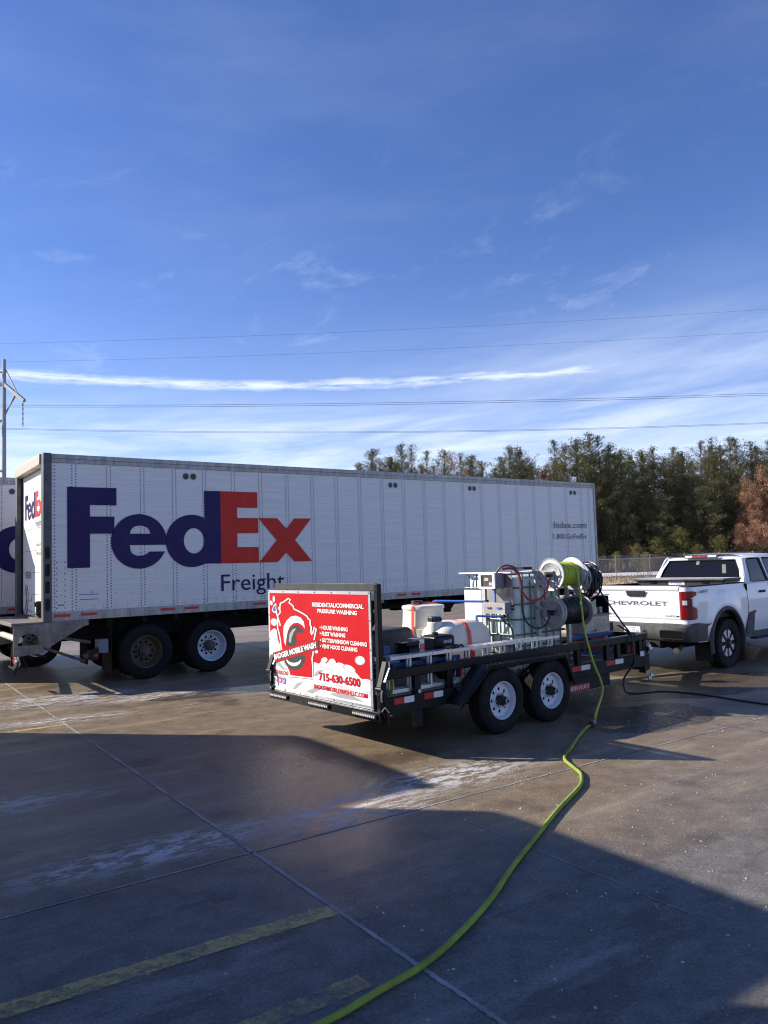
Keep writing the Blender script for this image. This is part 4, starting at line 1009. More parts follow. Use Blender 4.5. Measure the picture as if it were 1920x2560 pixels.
# rear gate with sign
Yg0, Yg1 = .06, TW+.02
g = MB(); g.box(-.06, 0.0, Yg0-.06, Yg0, .40, 1.785); P_('gate_upright', g, gloss_black, .006)
g = MB(); g.box(-.06, 0.0, Yg1, Yg1+.05, .40, 1.70); P_('gate_upright', g, gloss_black, .006)
g = MB(); g.box(-.06, -.01, Yg0-.02, TW-.0, 1.715, 1.792); P_('gate_top_plate', g, mat('dark_steel_sheet', (.075, .075, .075), .45, .5, var=.4, vscale=6, stretch=(1, 1, .2)), .004)
for z in (.45, .85, 1.25): g = MB(); g.box(-.05, -.01, Yg0, Yg1, z, z+.04); P_('gate_bar', g, gloss_black)
for y in (.25, .55, .85, 1.15, 1.45, 1.75): g = MB(); g.box(-.045, -.015, y, y+.03, .45, 1.7); P_('gate_bar', g, gloss_black)
# tail beam with LED strips
g = MB(); g.box(-.12, .02, -.06, TW+.08, .36, .46); P_('tail_beam', g, gloss_black, .008)
for y0 in (-.02, .84, 1.72):
    g = MB(); g.box(-.145, -.12, y0, y0+.42, .385, .435); ls = P_('light_bar', g, matt_black, .008)
    for k in range(12): g = MB(); g.lathe([(0, .014), (.006, .012), (.009, 0)], (-.145, y0+.03+k*.0325, .41), (-1, 0, 0), 10); g.build('led_lens', clear_lens, ls)
# latch arms
for y in (-.075, TW+.06):
    g = MB(); g.bar((-.09, y, .80), (-.03, y, .34), .05, .05); g.bar((-.10, y, .80), (.06, y, .86), .05, .03); g.bar((-.13, y, .72), (-.04, y, .98), .075, .02); g.cyl((-.12, y-.05, .70), (-.12, y+.05, .70), .03, n=12); g.bar((-.11, y, .66), (-.05, y, .40), .03, .07); P_('gate_latch', g, gloss_black, .004)
    g = MB(); g.bar((-.105, y-.04, .78), (-.04, y-.04, .92), .07, .006); P_('latch_plate', g, galv)
    g = MB(); g.tube([(-.14, y-.06, .70), (-.15, y-.06, .66), (-.15, y-.06, .58)], .010, 8); g.tube([(-.14, y-.05, .48), (-.10, y-.05, .52), (-.05, y-.05, .46)], .008, 6); P_('latch_pin', g, chrome)
# tongue
g = MB(); g.bar((LE+.05, .35, .46), (6.45, 1.12, .46), .08, .13); P_('tongue_beam', g, matt_black, .006)
g = MB(); g.bar((LE+.05, 1.75, .46), (6.45, 1.18, .46), .08, .13); P_('tongue_beam', g, matt_black, .006)
g = MB(); g.box(6.40, 6.62, 1.09, 1.21, .44, .56); g.lathe([(0, .06), (.06, .055), (.08, 0)], (6.62, 1.15, .52), (0, 0, 1), 14); P_('coupler', g, matt_black, .01)
g = MB(); g.box(5.35, 5.50, .95, 1.10, .30, .95); g.cyl((5.42, 1.02, .95), (5.42, 1.02, 1.05), .03, n=10); g.box(5.36, 5.5, 1.1, 1.14, .88, .92); P_('jack_stand', g, gloss_black, .006)
g = MB(); g.box(4.90, 5.05, .05, .35, .33, .56); P_('corner_bracket', g, matt_black)
def chain(pts, name='safety_chain', r=.012, m_=chrome, par=et):
    g = MB(); pts = smoothpath(pts, 4)
    for i in range(len(pts)-1):
        a, b_ = pts[i], pts[i+1]; d = (b_-a); L_ = d.length; d.normalize(); s = d.cross(Vector((0, 0, 1))); s = s.normalized() if s.length > .1 else Vector((1, 0, 0)); q = d.cross(s)
        w_ = s if i % 2 else q
        g.tube([a+d*(L_*.5+L_*.72*math.cos(t*math.pi/5))+w_*(L_*.34*math.sin(t*math.pi/5)) for t in range(10)], r*.5, 5, closed=True)
    return g.build(name, m_, par)
chain([(4.93, -.02, .70), (4.95, -.05, .62), (5.0, -.02, .66), (5.05, 0, .60), (5.02, .02, .70), (4.97, -.03, .66), (5.04, -.02, .62)], r=.02)
chain([(4.86, -.02, .32), (4.88, -.05, .24), (4.92, -.05, .27), (4.96, -.04, .22), (4.92, -.05, .30), (4.84, -.06, .22), (4.98, -.03, .28)], r=.02)
# sign
sg = MB(); sg.box(-.078, -.062, .10, 2.23, .465, 1.708); sign = P_('sign_panel', sg, alu)
SX0, SX1, SZ0, SZ1 = .10, 2.23, .465, 1.708
def ST(off): # sign coordinates in inches-like units: x 0..1 left->right, y 0..1 bottom->top
    w_, h_ = SX1-SX0-.07, SZ1-SZ0-.07
    return Matrix.Translation((-.0785-off, SX1-.035, SZ0+.035)) @ Matrix(((0, 0, -1, 0), (-w_, 0, 0, 0), (0, h_, 0, 0), (0, 0, 0, 1)))
def sprint(name, loops, m_, off): 
    g = MB(); g.prism(loops, ST(off), 0); return g.build(name, m_, sign)
# photo crop coordinates of the print (px) -> unit square by bilinear inversion of the four corners
C00, C10, C01, C11 = (160, 1335), (1392, 1530), (172, 218), (1388, 218)
def px(x, y):
    u_, v_ = (x-160)/1225.0, .5
    for _ in range(12):
        X = (1-u_)*(1-v_)*C00[0]+u_*(1-v_)*C10[0]+(1-u_)*v_*C01[0]+u_*v_*C11[0]; Y = (1-u_)*(1-v_)*C00[1]+u_*(1-v_)*C10[1]+(1-u_)*v_*C01[1]+u_*v_*C11[1]
        u_ += (x-X)/1225.0; v_ -= (y-Y)/((1-u_)*1117+u_*1312)
    return (u_, v_)
def PX(l): return [px(*p) for p in l]
sprint('sign_print', [[(0, 0), (1, 0), (1, 1), (0, 1)]], sign_red, .0006)
sprint('foam_print', [PX([(160, 1335), (163, 1120), (166, 900), (168, 690), (200, 660), (235, 645), (258, 665), (268, 720), (270, 770), (285, 810), (310, 850), (330, 900), (345, 960), (360, 1040), (400, 1130), (440, 1200), (560, 1215), (700, 1220), (735, 1100), (738, 1070), (760, 1040), (790, 1055), (820, 1058), (850, 1020), (880, 1040), (905, 1055), (940, 1020), (960, 1000), (985, 990), (1008, 1010), (1020, 1045), (1050, 1035), (1080, 1040), (1120, 1060), (1180, 1080), (1220, 1110), (1240, 1150), (1260, 1170), (1280, 1200), (1300, 1220), (1340, 1215), (1390, 1225), (1392, 1530)])], sign_white, .0010)
for l, c in (([(160, 1060), (230, 1080), (330, 1180), (420, 1270), (330, 1290), (240, 1220), (170, 1150)], sign_g1), ([(170, 960), (240, 1000), (330, 1090), (390, 1150), (330, 1140), (230, 1060), (168, 1010)], sign_g2),
             ([(460, 1370), (520, 1300), (620, 1270), (560, 1330), (500, 1375)], sign_g2), ([(640, 1395), (760, 1340), (900, 1320), (820, 1370), (720, 1420)], sign_g2), ([(920, 1410), (1050, 1390), (1200, 1420), (1330, 1490), (1180, 1470), (1040, 1450)], sign_g2),
             ([(745, 1200), (790, 1140), (880, 1120), (840, 1160), (780, 1210)], sign_g2), ([(1290, 1420), (1340, 1370), (1390, 1345), (1390, 1420), (1340, 1440)], sign_g1), ([(950, 1300), (1050, 1290), (1180, 1330), (1260, 1380), (1100, 1350)], sign_g1), ([(380, 1200), (450, 1230), (520, 1300), (440, 1280)], sign_g1), ([(760, 1110), (850, 1080), (960, 1110), (1050, 1150), (960, 1140), (850, 1110)], sign_g1)):
    sprint('foam_shade', [PX(l)], c, .0013)
def bubble(cx, cy, rx, ry, rot=0):
    for k, (m_, f, dx, dy) in enumerate(((sign_g2, 1.0, 0, 0), (sign_g1, .92, 3, 2), (sign_white, .74, 6, -4))):
        l = []
        for i in range(18):
            a = 2*math.pi*i/18; x = rx*f*math.cos(a); y = ry*f*math.sin(a); l.append(px(cx+dx+x*math.cos(rot)-y*math.sin(rot), cy+dy+x*math.sin(rot)+y*math.cos(rot)))
        sprint('bubble_print', [l], m_, .0016+.0003*k)
for b_ in ((880, 1012, 42, 33, -.4), (970, 1030, 40, 38, -.2), (1168, 1105, 75, 42, .5), (1287, 1000, 55, 55, 0), (228, 570, 52, 46, .2), (232, 292, 17, 42, 0), (195, 340, 19, 30, -.2), (300, 402, 10, 20, 0), (785, 915, 22, 20, 0)): bubble(*b_)
state = [(330, 1170), (420, 1190), (440, 1210), (730, 1232), (735, 1090), (728, 1000), (745, 930), (740, 830), (760, 770), (790, 640), (775, 620), (755, 690), (735, 715), (722, 690), (728, 620), (715, 590), (718, 540), (690, 520), (680, 495), (640, 470), (570, 435), (510, 410), (500, 375), (470, 350), (445, 335), (462, 295), (445, 283), (380, 325), (330, 345), (322, 400), (325, 455), (290, 490), (285, 560), (282, 640), (300, 700), (318, 790), (322, 860), (345, 950), (355, 1010), (380, 1060), (400, 1110), (425, 1165)]
state = state[2:]
def grow(l, k):
    n = len(l); o = []
    for i in range(n):
        (x0, y0), (x1, y1), (x2, y2) = l[i-1], l[i], l[(i+1) % n]
        dx, dy = x2-x0, y2-y0; m_ = math.hypot(dx, dy) or 1; o.append((x1+dy/m_*k*GS, y1-dx/m_*k*GS))
    return o
GS = 1 if sum(state[i-1][0]*state[i][1]-state[i][0]*state[i-1][1] for i in range(len(state))) > 0 else -1
sprint('state_outline_print', [PX(grow(state, 19))], sign_black, .0026); sprint('state_outline_print', [PX(grow(state, 12))], sign_white, .0029); sprint('state_outline_print', [PX(grow(state, -4))], sign_red, .0032)
# swirl of foam where the emblem stands (no figure)
sw = arc(500, 1020, 145, 130, 0, 180, 20)+arc(500, 1000, 145, 20, 180, 360, 8)
sprint('swirl_print', [PX([(500+145*math.cos(R(a)), 990+155*math.sin(R(a))) for a in range(-10, 191, 10)])], sign_black, .0036)
sprint('swirl_print', [PX([(490+100*math.cos(R(a)), 1010+85*math.sin(R(a))) for a in range(10, 171, 10)]+[(490+95*math.cos(R(a)), 1000+55*math.sin(R(a))) for a in range(170, 9, -10)])], sign_white, .0040)
sprint('swirl_print', [PX([(360, 700), (365, 620), (410, 550), (470, 500), (540, 488), (600, 510), (640, 560), (650, 640), (620, 600), (560, 570), (500, 580), (450, 620), (420, 680), (400, 760), (385, 850), (365, 800)])], sign_white, .0036)
sprint('swirl_print', [PX([(400, 850), (405, 740), (440, 650), (500, 600), (560, 600), (610, 640), (640, 700), (600, 690), (550, 690), (530, 740), (540, 800), (520, 850), (460, 860)])], sign_black, .0038)
sprint('swirl_print', [PX([(430, 800), (445, 710), (490, 650), (540, 640), (500, 690), (470, 760), (460, 820)])], sign_g2, .0041)
# brush
sprint('brush_print', [PX([(252, 440), (272, 432), (330, 610), (312, 620)])], sign_g1, .0040); sprint('brush_print', [PX([(205, 425), (225, 380), (250, 350), (272, 345), (268, 400), (280, 445), (240, 460), (210, 440)])], sign_white, .0042)
sprint('brush_print', [PX([(217, 425), (232, 385), (265, 362), (258, 400), (266, 435), (235, 445)])], sign_blue, .0045)
# banner
sprint('banner_print', [PX([(197, 940), (790, 765), (815, 770), (822, 878), (800, 892), (215, 1065), (200, 1055)])], sign_black, .0046)
sprint('banner_print', [PX([(202, 944), (790, 770), (810, 775), (817, 875), (798, 886), (215, 1058), (205, 1050)])], sign_red, .0049)
sprint('banner_print', [PX([(212, 960), (785, 792), (800, 796), (804, 862), (790, 870), (220, 1036), (214, 1030)])], sign_black, .0052)
def stext(s, p0, p1, hpx, m_, off, bold=.03):
    a = Vector((*px(*p0), 0)); b_ = Vector((*px(*p1), 0)); Tm = ST(off)
    A = Tm @ a; Bp = Tm @ b_; H_ = (Tm @ Vector((*px(p0[0], p0[1]-hpx), 0))-A).length
    d = (Bp-A); return text(s, 'lettering', d.length, H_, face_T(A, d, Vector((-1, 0, 0)).cross(d)), m_, sign, d=.0002, bold=bold)
stext('BADGER MOBILE WASH', (222, 1020), (790, 862), 62, sign_white, .0055, .045)
for o_, c_, q in ((-2, sign_white, .0060),):
    stext('RESIDENTIAL/COMMERCIAL', (757+o_, 372+o_), (1346+o_, 386+o_), 48, c_, q, .035); stext('PRESSURE WASHING', (820+o_, 446+o_), (1275+o_, 464+o_), 46, c_, q, .035)
    stext('\u2022 HOUSE WASHING', (842+o_, 645+o_), (1168+o_, 662+o_), 46, c_, q, .035); stext('\u2022 FLEET WASHING', (842+o_, 717+o_), (1140+o_, 735+o_), 46, c_, q, .035)
    stext('\u2022 GUTTER/WINDOW CLEANING', (842+o_, 795+o_), (1370+o_, 834+o_), 46, c_, q, .035); stext('\u2022 VENT HOOD CLEANING', (842+o_, 868+o_), (1268+o_, 900+o_), 46, c_, q, .035)
stext('FIND US ON', (184, 1178), (402, 1205), 44, sign_red, .0060, .03)
for dx, dy, c_, q in ((-3, -2, sign_red, .0060),):
    stext('715-630-6500', (815+dx, 1250+dy), (1290+dx, 1312+dy), 92, c_, q, .04)
    stext('BADGERMOBILEWASHLLC.COM', (752+dx, 1350+dy), (1362+dx, 1442+dy), 50, c_, q, .03)
for x0, m_, s_ in ((213, sign_white, 'G'), (272, sign_pink, 'o'), (330, sign_blue, 'f')):
    sprint('social_icon', [PX([(x0, 1215+(x0-213)*.18), (x0+40, 1222+(x0-213)*.18), (x0+40, 1290+(x0-213)*.18), (x0, 1283+(x0-213)*.18)])], m_, .0060)
    stext(s_, (x0+12, 1272+(x0-213)*.18), (x0+32, 1276+(x0-213)*.18), 40, sign_black if m_ is sign_white else sign_white, .0064, .02)
# screws round the frame
g = MB()
for k in range(7):
    for z in (SZ0+.018, SZ1-.018): y = SX0+.02+k*(SX1-SX0-.04)/6; g.cyl((-.078, y, z), (-.082, y, z), .009, n=8)
for k in range(1, 4):
    for y in (SX0+.018, SX1-.018): z = SZ0+k*(SZ1-SZ0)/4; g.cyl((-.078, y, z), (-.082, y, z), .009, n=8)
tag(g.build('screws', letter_grey, sign), kind='stuff')
# ================================================================== LOAD ON THE EQUIPMENT TRAILER
def TL(s, v, z): return TP+u1*s+v1*v+Vector((0, 0, z))
def load(name, label, cat, s, v, z, group=None, rz=0): return thing(name, label, cat, TL(s, v, z), TRZ+rz, group)
DK = .594
# --- water tote
cage_shaded_m = mat('cage_galv_shaded', (0.17, 0.18, 0.19), 0.45, 0.4, var=.4, vscale=8)  # galvanised metal darkened, the shade on the bars put into the colour
tt = load('water_tote', 'caged translucent water tote on the equipment trailer, behind the hose reels', 'water tote', 2.62, .45, DK)
W_, D_, H_ = 1.06, .98, 1.235
g = MB(); g.box(0, W_, 0, .09, .0, .10); g.box(0, W_, .44, .54, 0, .10); g.box(0, W_, D_-.09, D_, 0, .10); g.build('pallet_runner', galv, tt) if False else None
for y0 in (0, .445, D_-.09): g = MB(); g.box(0, W_, y0, y0+.09, .0, .11); g.build('pallet_runner', galv, tt)
g = MB(); g.box(0, W_, 0, D_, .11, .13); g.build('pallet_deck', galv, tt)
def rbox(x0, x1, y0, y1, z0, z1, r, n=5):
    bm = bmesh.new(); bmesh.ops.create_cube(bm, size=1)
    for v in bm.verts: v.co = Vector((x0+(v.co.x+.5)*(x1-x0), y0+(v.co.y+.5)*(y1-y0), z0+(v.co.z+.5)*(z1-z0)))
    bmesh.ops.bevel(bm, geom=bm.edges[:]+bm.verts[:], offset=r, segments=n, affect='EDGES', profile=.5)
    mb = MB(); bm.verts.ensure_lookup_table(); mb.add([v.co.copy() for v in bm.verts], [tuple(v.index for v in f.verts) for f in bm.faces], True); bm.free(); return mb
g = rbox(.035, W_-.035, .035, D_-.035, .135, H_-.05, .10); g.build('bottle', ibc_plastic, tt, ang=60)
g = MB(); g.cyl((.53, .49, H_-.06), (.53, .49, H_-.0), .10, n=24); g.build('cap', matt_black, tt)
for z in (.26, .41, .61, .81, 1.03): 
    g = MB(); g.tube([(x, y, z) for x, y in rrect(0, W_, 0, D_, .07, 4)], .011, 8, closed=True); g.build('cage_hoop', cage_shaded_m, tt)
g = MB(); g.tube([(x, y, H_-.01) for x, y in rrect(0, W_, 0, D_, .07, 4)], .017, 8, closed=True); g.build('cage_rim', galv, tt)
for k in range(1, 7): 
    for y in (0, D_): g = MB(); g.cyl((k*W_/7, y, .10), (k*W_/7, y, H_-.01), .0105, n=8); g.build('cage_bar', cage_shaded_m, tt)
    for x in (0, W_): g = MB(); g.cyl((x, k*D_/7, .10), (x, k*D_/7, H_-.01), .0105, n=8); g.build('cage_bar', cage_shaded_m, tt)
g = MB(); g.box(-.018, -.012, .60, .93, .56, 1.00); g.build('label_plate', ibc_white, tt)
g = MB(); g.box(-.018, -.012, .60, .93, .20, .52); g.build('label_plate', ibc_white, tt)
g = MB(); g.bar((-.05, D_+.0, H_+.0), (-.05, .0, H_+.0), .03, .02); g.build('rim_bracket', white_tape, tt)
# --- control board and boxes
cb = load('control_board', 'grey control board with two blue valves on the end of the water tote', 'control box', 2.60, .45, DK)
g = MB(); g.box(-.012, -.0, .02, .56, .76, 1.235); g.build('back_plate', mat('board_steel', (.33, .32, .31), .4, .5, var=.3), cb)
g = MB(); g.box(-.03, -.012, .50, .56, .30, 1.235); g.build('mount_strut', galv, cb)
g = MB(); g.box(-.20, -.03, .14, .42, 1.03, 1.235); g.build('upper_box', grey_box, cb, bevel=.008)
g = MB(); T = face_T((-.201, .28, 1.133), (0, -1, 0), (0, 0, 1)); g.prism([rrect(-.145, .145, -.105, .105, .012), rrect(-.105, .105, -.078, .078, .008)[::-1]], T, .02); g.build('box_lid', white_tape, cb)
g = MB(); g.prism([rrect(-.105, .105, -.078, .078, .008)], T, .003); w = g.build('box_window', mat('window_murky', (.10, .085, .06), .12, var=.6, vscale=14), cb)
g = MB(); g.prism([[(-.05, .0), (.02, .0), (.02, .04), (-.05, .04)]], T, .006); g.prism([[(.03, -.06), (.09, -.06), (.09, -.02), (.03, -.02)]], T, .005); g.build('gauge', chrome, w)
g = MB(); g.box(-.21, -.07, -.03, .36, .70, .85); g.build('lower_box', grey_box, cb, bevel=.006)
g = MB(); g.box(-.214, -.2101, -.02, .36, .70, .85); g.build('switch_plate', stainless, cb)
for y in (.08, .26):
    g = MB(); g.bar((-.225, y-.04, .783), (-.225, y+.04, .778), .018, .014); g.cyl((-.214, y, .78), (-.235, y, .78), .012, n=10); g.build('valve_handle', blue_pipe, cb)
g = MB(); g.cyl((-.1, -.03, .80), (-.1, -.08, .80), .010, n=8); g.cyl((-.1, -.03, .76), (-.1, -.08, .76), .010, n=8); g.build('hose_tail', matt_black, cb)
def pipe(label, pts, r=.016):
    p = load('water_pipe', label, 'pipe', 0, 0, 0, 'blue pipes from the control board to the tanks'); g = MB(); g.tube(pts, r, 10); g.build('pipe_run', blue_pipe, p)
    for a in (pts[0], pts[-1]):
        g = MB(); a = Vector(a); g.lathe([(-.02, r*1.45), (.02, r*1.45)], a, (0, 0, 1) if a is pts[0] else (1, 0, 0), 10); g.build('coupling', matt_black, p)
pipe('long horizontal blue pipe from the control board over the round white tank', [(2.42, .78, 1.45), (2.06, 1.42, 1.465), (2.05, 1.43, 1.46), (2.05, 1.43, 1.40)])
pipe('short blue pipe just above the low white tank, below the control board', [(2.44, .50, 1.26), (2.20, .76, 1.275), (2.20, .765, 1.27), (2.20, .765, 1.20)])
pipe('short upright blue pipe between the two control boxes', [(2.46, .66, 1.43), (2.46, .66, 1.63)], .014)
# --- hose reels
def reel(label, s, v, z, L_, coil_mat, turns, rc, rf=.222, hose_r=.014, fl_mat=galv, loose=False, grp='hose reels on the trailer rack'):
    t = load('hose_reel', label, 'hose reel', s, v, z, grp)
    for x, d in ((0, -1), (L_, 1)):
        g = MB(); g.lathe([(0, 0), (.0, .05), (.004, .15), (.010, .155), (.010, .163), (.002, .168), (.0, .172), (.0, rf-.012), (.006, rf-.004), (.002, rf), (-.006, rf), (-.008, rf-.01), (-.008, 0)], (x, 0, 0), (d, 0, 0), 56); f = g.build('flange', fl_mat, t, ang=50)
        for k in range(6):
            a = 2*math.pi*k/6+.3; g = MB(); g.cyl((x+d*.0, .11*math.cos(a), .11*math.sin(a)), (x+d*.006, .11*math.cos(a), .11*math.sin(a)), .006, n=8); g.build('bolt', matt_black, f)
    g = MB(); g.cyl((0, 0, 0), (L_, 0, 0), .07, n=20); g.build('drum', fl_mat, t)
    pts = []
    n = turns*22
    for k in range(n+1):
        a = 2*math.pi*k/22; f_ = k/n; rr = rc+.004*math.sin(f_*31)+(.006*math.sin(a*1.3+f_*9) if loose else 0)
        pts.append((.02+hose_r*.5+(L_-.04-hose_r)*f_+.003*math.sin(k*.9), rr*math.cos(a), rr*math.sin(a)))
    g = MB(); g.tube(pts, hose_r, 7); g.build('hose_coil', coil_mat, t)
    g = MB(); g.cyl((.02, 0, 0), (L_-.02, 0, 0), rc-.004, n=32); g.build('hose_pack', coil_mat, t)
    g = MB(); g.cyl((-.10, 0, 0), (0, 0, 0), .022, n=14); g.cyl((-.10, .0, .0), (-.10, .0, -.05), .016, n=10); g.box(-.08, -.03, -.04, .04, -.035, .035); g.bar((-.06, 0, 0), (-.07, -.10, .03), .02); g.build('swivel', hub_dark, t)
    g = MB(); g.box(-.022, -.016, -.02, .20, -.055, .055); g.build('motor_plate', stainless, t)
    return t
reel('hose reel wound with lime green hose, uppermost on the trailer rack', 3.06, .20, 1.785, .46, lime, 14, .150, fl_mat=galv)
reel('hose reel wound with thick black hose, directly below the lime green reel', 3.08, .20, 1.28, .57, black_hose, 16, .165, fl_mat=stainless)
r3 = reel('hose reel with loose drooping black hose, right of the lime green reel', 3.72, .26, 1.715, .26, black_hose, 8, .155, loose=True, fl_mat=galv)
for k in range(9):
    a0 = random.uniform(.18, .24); x = .01+.026*k; pts = [(x+random.uniform(-.02, .02), (a0+.02*math.sin(k))*math.cos(t)*.85-.02, -.06+(a0+.03*math.sin(k*2))*math.sin(t)*1.05) for t in [2*math.pi*i/22 for i in range(22)]]
    g = MB(); g.tube(pts, .012, 6, closed=True); g.build('loose_loop', black_hose, r3)
rk = load('reel_rack', 'galvanised steel rack carrying the hose reels against the water tote', 'rack', 0, 0, DK)
for x in (2.98, 3.62): g = MB(); g.box(x, x+.05, .375, .425, 0, 1.25); g.build('rack_post', galv, rk)
for z in (1.20, .72): g = MB(); g.box(2.98, 4.1, .375, .425, z, z+.045); g.build('rack_bar', galv, rk)
for x0, z in ((3.035, 1.19), (3.53, 1.19), (3.055, .69), (3.66, .69), (3.70, 1.12), (4.0, 1.12)): g = MB(); g.box(x0, x0+.012, .14, .375, z-.055, z+.055); g.build('reel_bracket', stainless, rk)
g = MB(); g.bar((2.98, .44, 1.25), (3.08, .20, 1.06), .035, .012); g.build('rack_brace', alu, rk); g = MB(); g.bar((2.66, .43, 1.26), (3.0, .43, 1.26), .03, .02); g.build('rack_arm', galv, rk)
g = MB(); g.box(2.80, 2.98, .45, .60, 1.26, 1.30); g.build('rack_tray', matt_black, rk)
# --- hoses
def hose(name, label, pts, r, m_, grp=None, n=8, k=6):
    g = MB(); g.tube(smoothpath(pts, k), r, n); o = g.build(name, m_); return tag(o, label, 'hose', grp)
hose('supply_hose', 'red supply hose hanging in a loop in front of the water tote', [TL(2.35, .42, 1.88), TL(2.47, .36, 1.885), TL(2.53, .30, 1.80), TL(2.545, .28, 1.63), TL(2.62, .26, 1.50), TL(2.75, .25, 1.455), TL(2.90, .23, 1.49), TL(2.99, .21, 1.60), TL(3.0, .20, 1.73)], .0155, red_hose)
hose('supply_hose', 'black supply hose arching over the tote and looping to the lower reel', [TL(2.44, .60, 1.83), TL(2.46, .55, 1.90), TL(2.50, .46, 1.925), TL(2.55, .36, 1.88), TL(2.54, .28, 1.74), TL(2.52, .26, 1.55), TL(2.53, .26, 1.34), TL(2.62, .26, 1.17), TL(2.80, .25, 1.09), TL(2.95, .22, 1.13), TL(2.99, .20, 1.23)], .013, black_hose)
hose('drain_hose', 'thin black hose dropping from the control board down the tote', [TL(2.40, .52, 1.25), TL(2.42, .46, 1.18), TL(2.46, .40, 1.12), TL(2.47, .38, .95), TL(2.47, .38, .70)], .012, black_hose)
gh = [TL(3.36, .20, 1.94), TL(3.38, .10, 1.925), TL(3.40, .045, 1.84), TL(3.41, .02, 1.70), TL(3.42, -.0, 1.40), TL(3.43, -.02, 1.05), TL(3.46, -.045, .86), TL(3.50, -.09, .6), TL(3.52, -.20, .28)]
e_ = Vector((2.46, 9.30, .035))
h1 = hose('lime_hose', 'lime green hose running from the reel over the trailer rail down to the ground', gh+[Vector((2.50, 9.38, .12)), e_], .0155, lime, 'the lime green hose')
gp = [(2.44, 9.23), (2.29, 9.03), (2.14, 8.72), (2.01, 8.42), (1.80, 7.92), (1.70, 7.62), (1.66, 7.30), (1.60, 7.0), (1.50, 6.65), (1.34, 6.26), (1.04, 5.63), (.75, 5.04), (.56, 4.61), (.34, 4.21), (.13, 3.9), (-.09, 3.68), (-.25, 3.52), (-.35, 3.43), (-.9, 3.0), (-1.6, 2.7)]
gp = [(2.44, 9.23), (2.29, 9.03), (2.14, 8.72), (2.01, 8.42), (1.86, 8.05), (1.745, 7.80), (1.70, 7.60), (1.715, 7.38), (1.73, 7.15), (1.70, 6.98), (1.64, 6.78), (1.52, 6.55), (1.30, 6.15), (1.04, 5.63), (.75, 5.04), (.56, 4.61), (.34, 4.21), (.13, 3.9), (-.09, 3.68), (-.35, 3.43), (-.9, 3.05), (-1.6, 2.7)]
hose('lime_hose', 'lime green hose snaking over the concrete towards the camera', [Vector((x, y, .021)) for x, y in gp], .0168, lime2, 'the lime green hose', n=10)
cp = thing('hose_coupling', 'dark hose coupling on the ground joining the two lengths of lime green hose', 'coupling', (2.39, 9.17, .033), 0)
d = Vector((2.29-2.46, 9.03-9.30, -.01)).normalized(); a = Vector((0, 0, 0))
g = MB(); g.cyl(a-d*.07, a+d*.0, .030, n=14); g.build('coupling_half', grey_box, cp); g = MB(); g.cyl(a+d*.0, a+d*.05, .027, n=14); g.lathe([(.05, .026), (.06, .031), (.075, .031), (.08, .022)], a, d, 14); g.build('coupling_half', matt_black, cp)
hose('pressure_hose', 'black hose hanging over the trailer front corner and running off to the right', [TL(3.85, .26, 1.88), TL(3.95, .10, 1.70), TL(4.06, .14, 1.52), TL(4.22, .10, 1.30), TL(4.40, .04, 1.05), TL(4.50, -.02, .89), TL(4.50, -.045, .78), TL(4.49, -.05, .5), Vector((3.43, 11.25, .22)), Vector((3.42, 11.20, .05)), Vector((3.50, 11.16, .014)), Vector((3.75, 11.22, .012)), Vector((4.0, 11.27, .012)), Vector((4.4, 10.94, .012)), Vector((4.93, 10.08, .012)), Vector((5.7, 9.5, .012)), Vector((7.5, 9.2, .012))], .0125, black_hose)
st = load('tie_strap', 'black webbing strap with flat tongue laid over the front trailer rail', 'strap', 0, 0, 0)
g = MB(); g.bar((4.38, .10, 1.02), (4.62, .06, .885), .05, .004); g.bar((4.62, .03, .885), (4.5, -.004, .875), .05, .004); g.bar((4.62, -.004, .88), (4.60, -.006, .62), .04, .004, up=(0, 1, 0)); g.build('webbing', matt_black, st)
g = MB(); g.bar((4.30, .4, .92), (4.85, .8, .95), .015); g.build('strap_bar', galv, st)
# --- tanks
t1 = load('round_tank', 'tall round white plastic tank with red straps, farthest tank on the trailer', 'tank', 1.83, 1.40, DK, 'white plastic tanks on the trailer')
g = MB(); g.lathe([(0, .30), (.02, .315), (.30, .315), (.315, .305), (.53, .300), (.535, .292), (.56, .292), (.565, .285), (.78, .272), (.785, .285), (.81, .288), (.83, .280), (.84, .20), (.85, .0)], (0, 0, 0), (0, 0, 1), 48); g.build('tank_body', poly_tank, t1, ang=50)
g = MB(); g.lathe([(.84, .085), (.895, .08), (.90, 0)], (-.08, .03, 0), (0, 0, 1), 20); g.build('tank_cap', hub_dark, t1)
for a in (200, 340, 20):
    g = MB(); ca, sa = math.cos(R(a)), math.sin(R(a)); pts = [(0, 0, .856), (.20*ca, .20*sa, .846), (.29*ca, .29*sa, .825), (.292*ca, .292*sa, .78), (.318*ca, .318*sa, .3), (.33*ca, .33*sa, 0)]
    for p_, q_ in zip(pts[:-1], pts[1:]): g.bar(p_, q_, .035, .004, up=(ca, sa, .01))
    g.build('strap', red_strap, t1)
t2 = load('low_tank', 'low rounded white plastic tank with black screw cap, nearest tank on the trailer', 'tank', 1.90, .86, DK, 'white plastic tanks on the trailer')
P = []
for i in range(19):
    ph = -math.pi/2+math.pi*i/18; row = []
    for j in range(40):
        th = 2*math.pi*j/40; e = .55
        sp_ = lambda w, ee: math.copysign(abs(w)**ee, w)
        x = .47*sp_(math.cos(ph), .50)*sp_(math.cos(th), .62); y = .315*sp_(math.cos(ph), .50)*sp_(math.sin(th), .62); z = .325+.325*sp_(math.sin(ph), .62)
        if z > .40: x -= (z-.40)*.18*(1 if x > 0 else -.6)
        row.append((x, y, z))
    row.append(row[0]); P.append(row)
g = MB(); g.grid(P); g.build('tank_body', poly_tank, t2, ang=60)
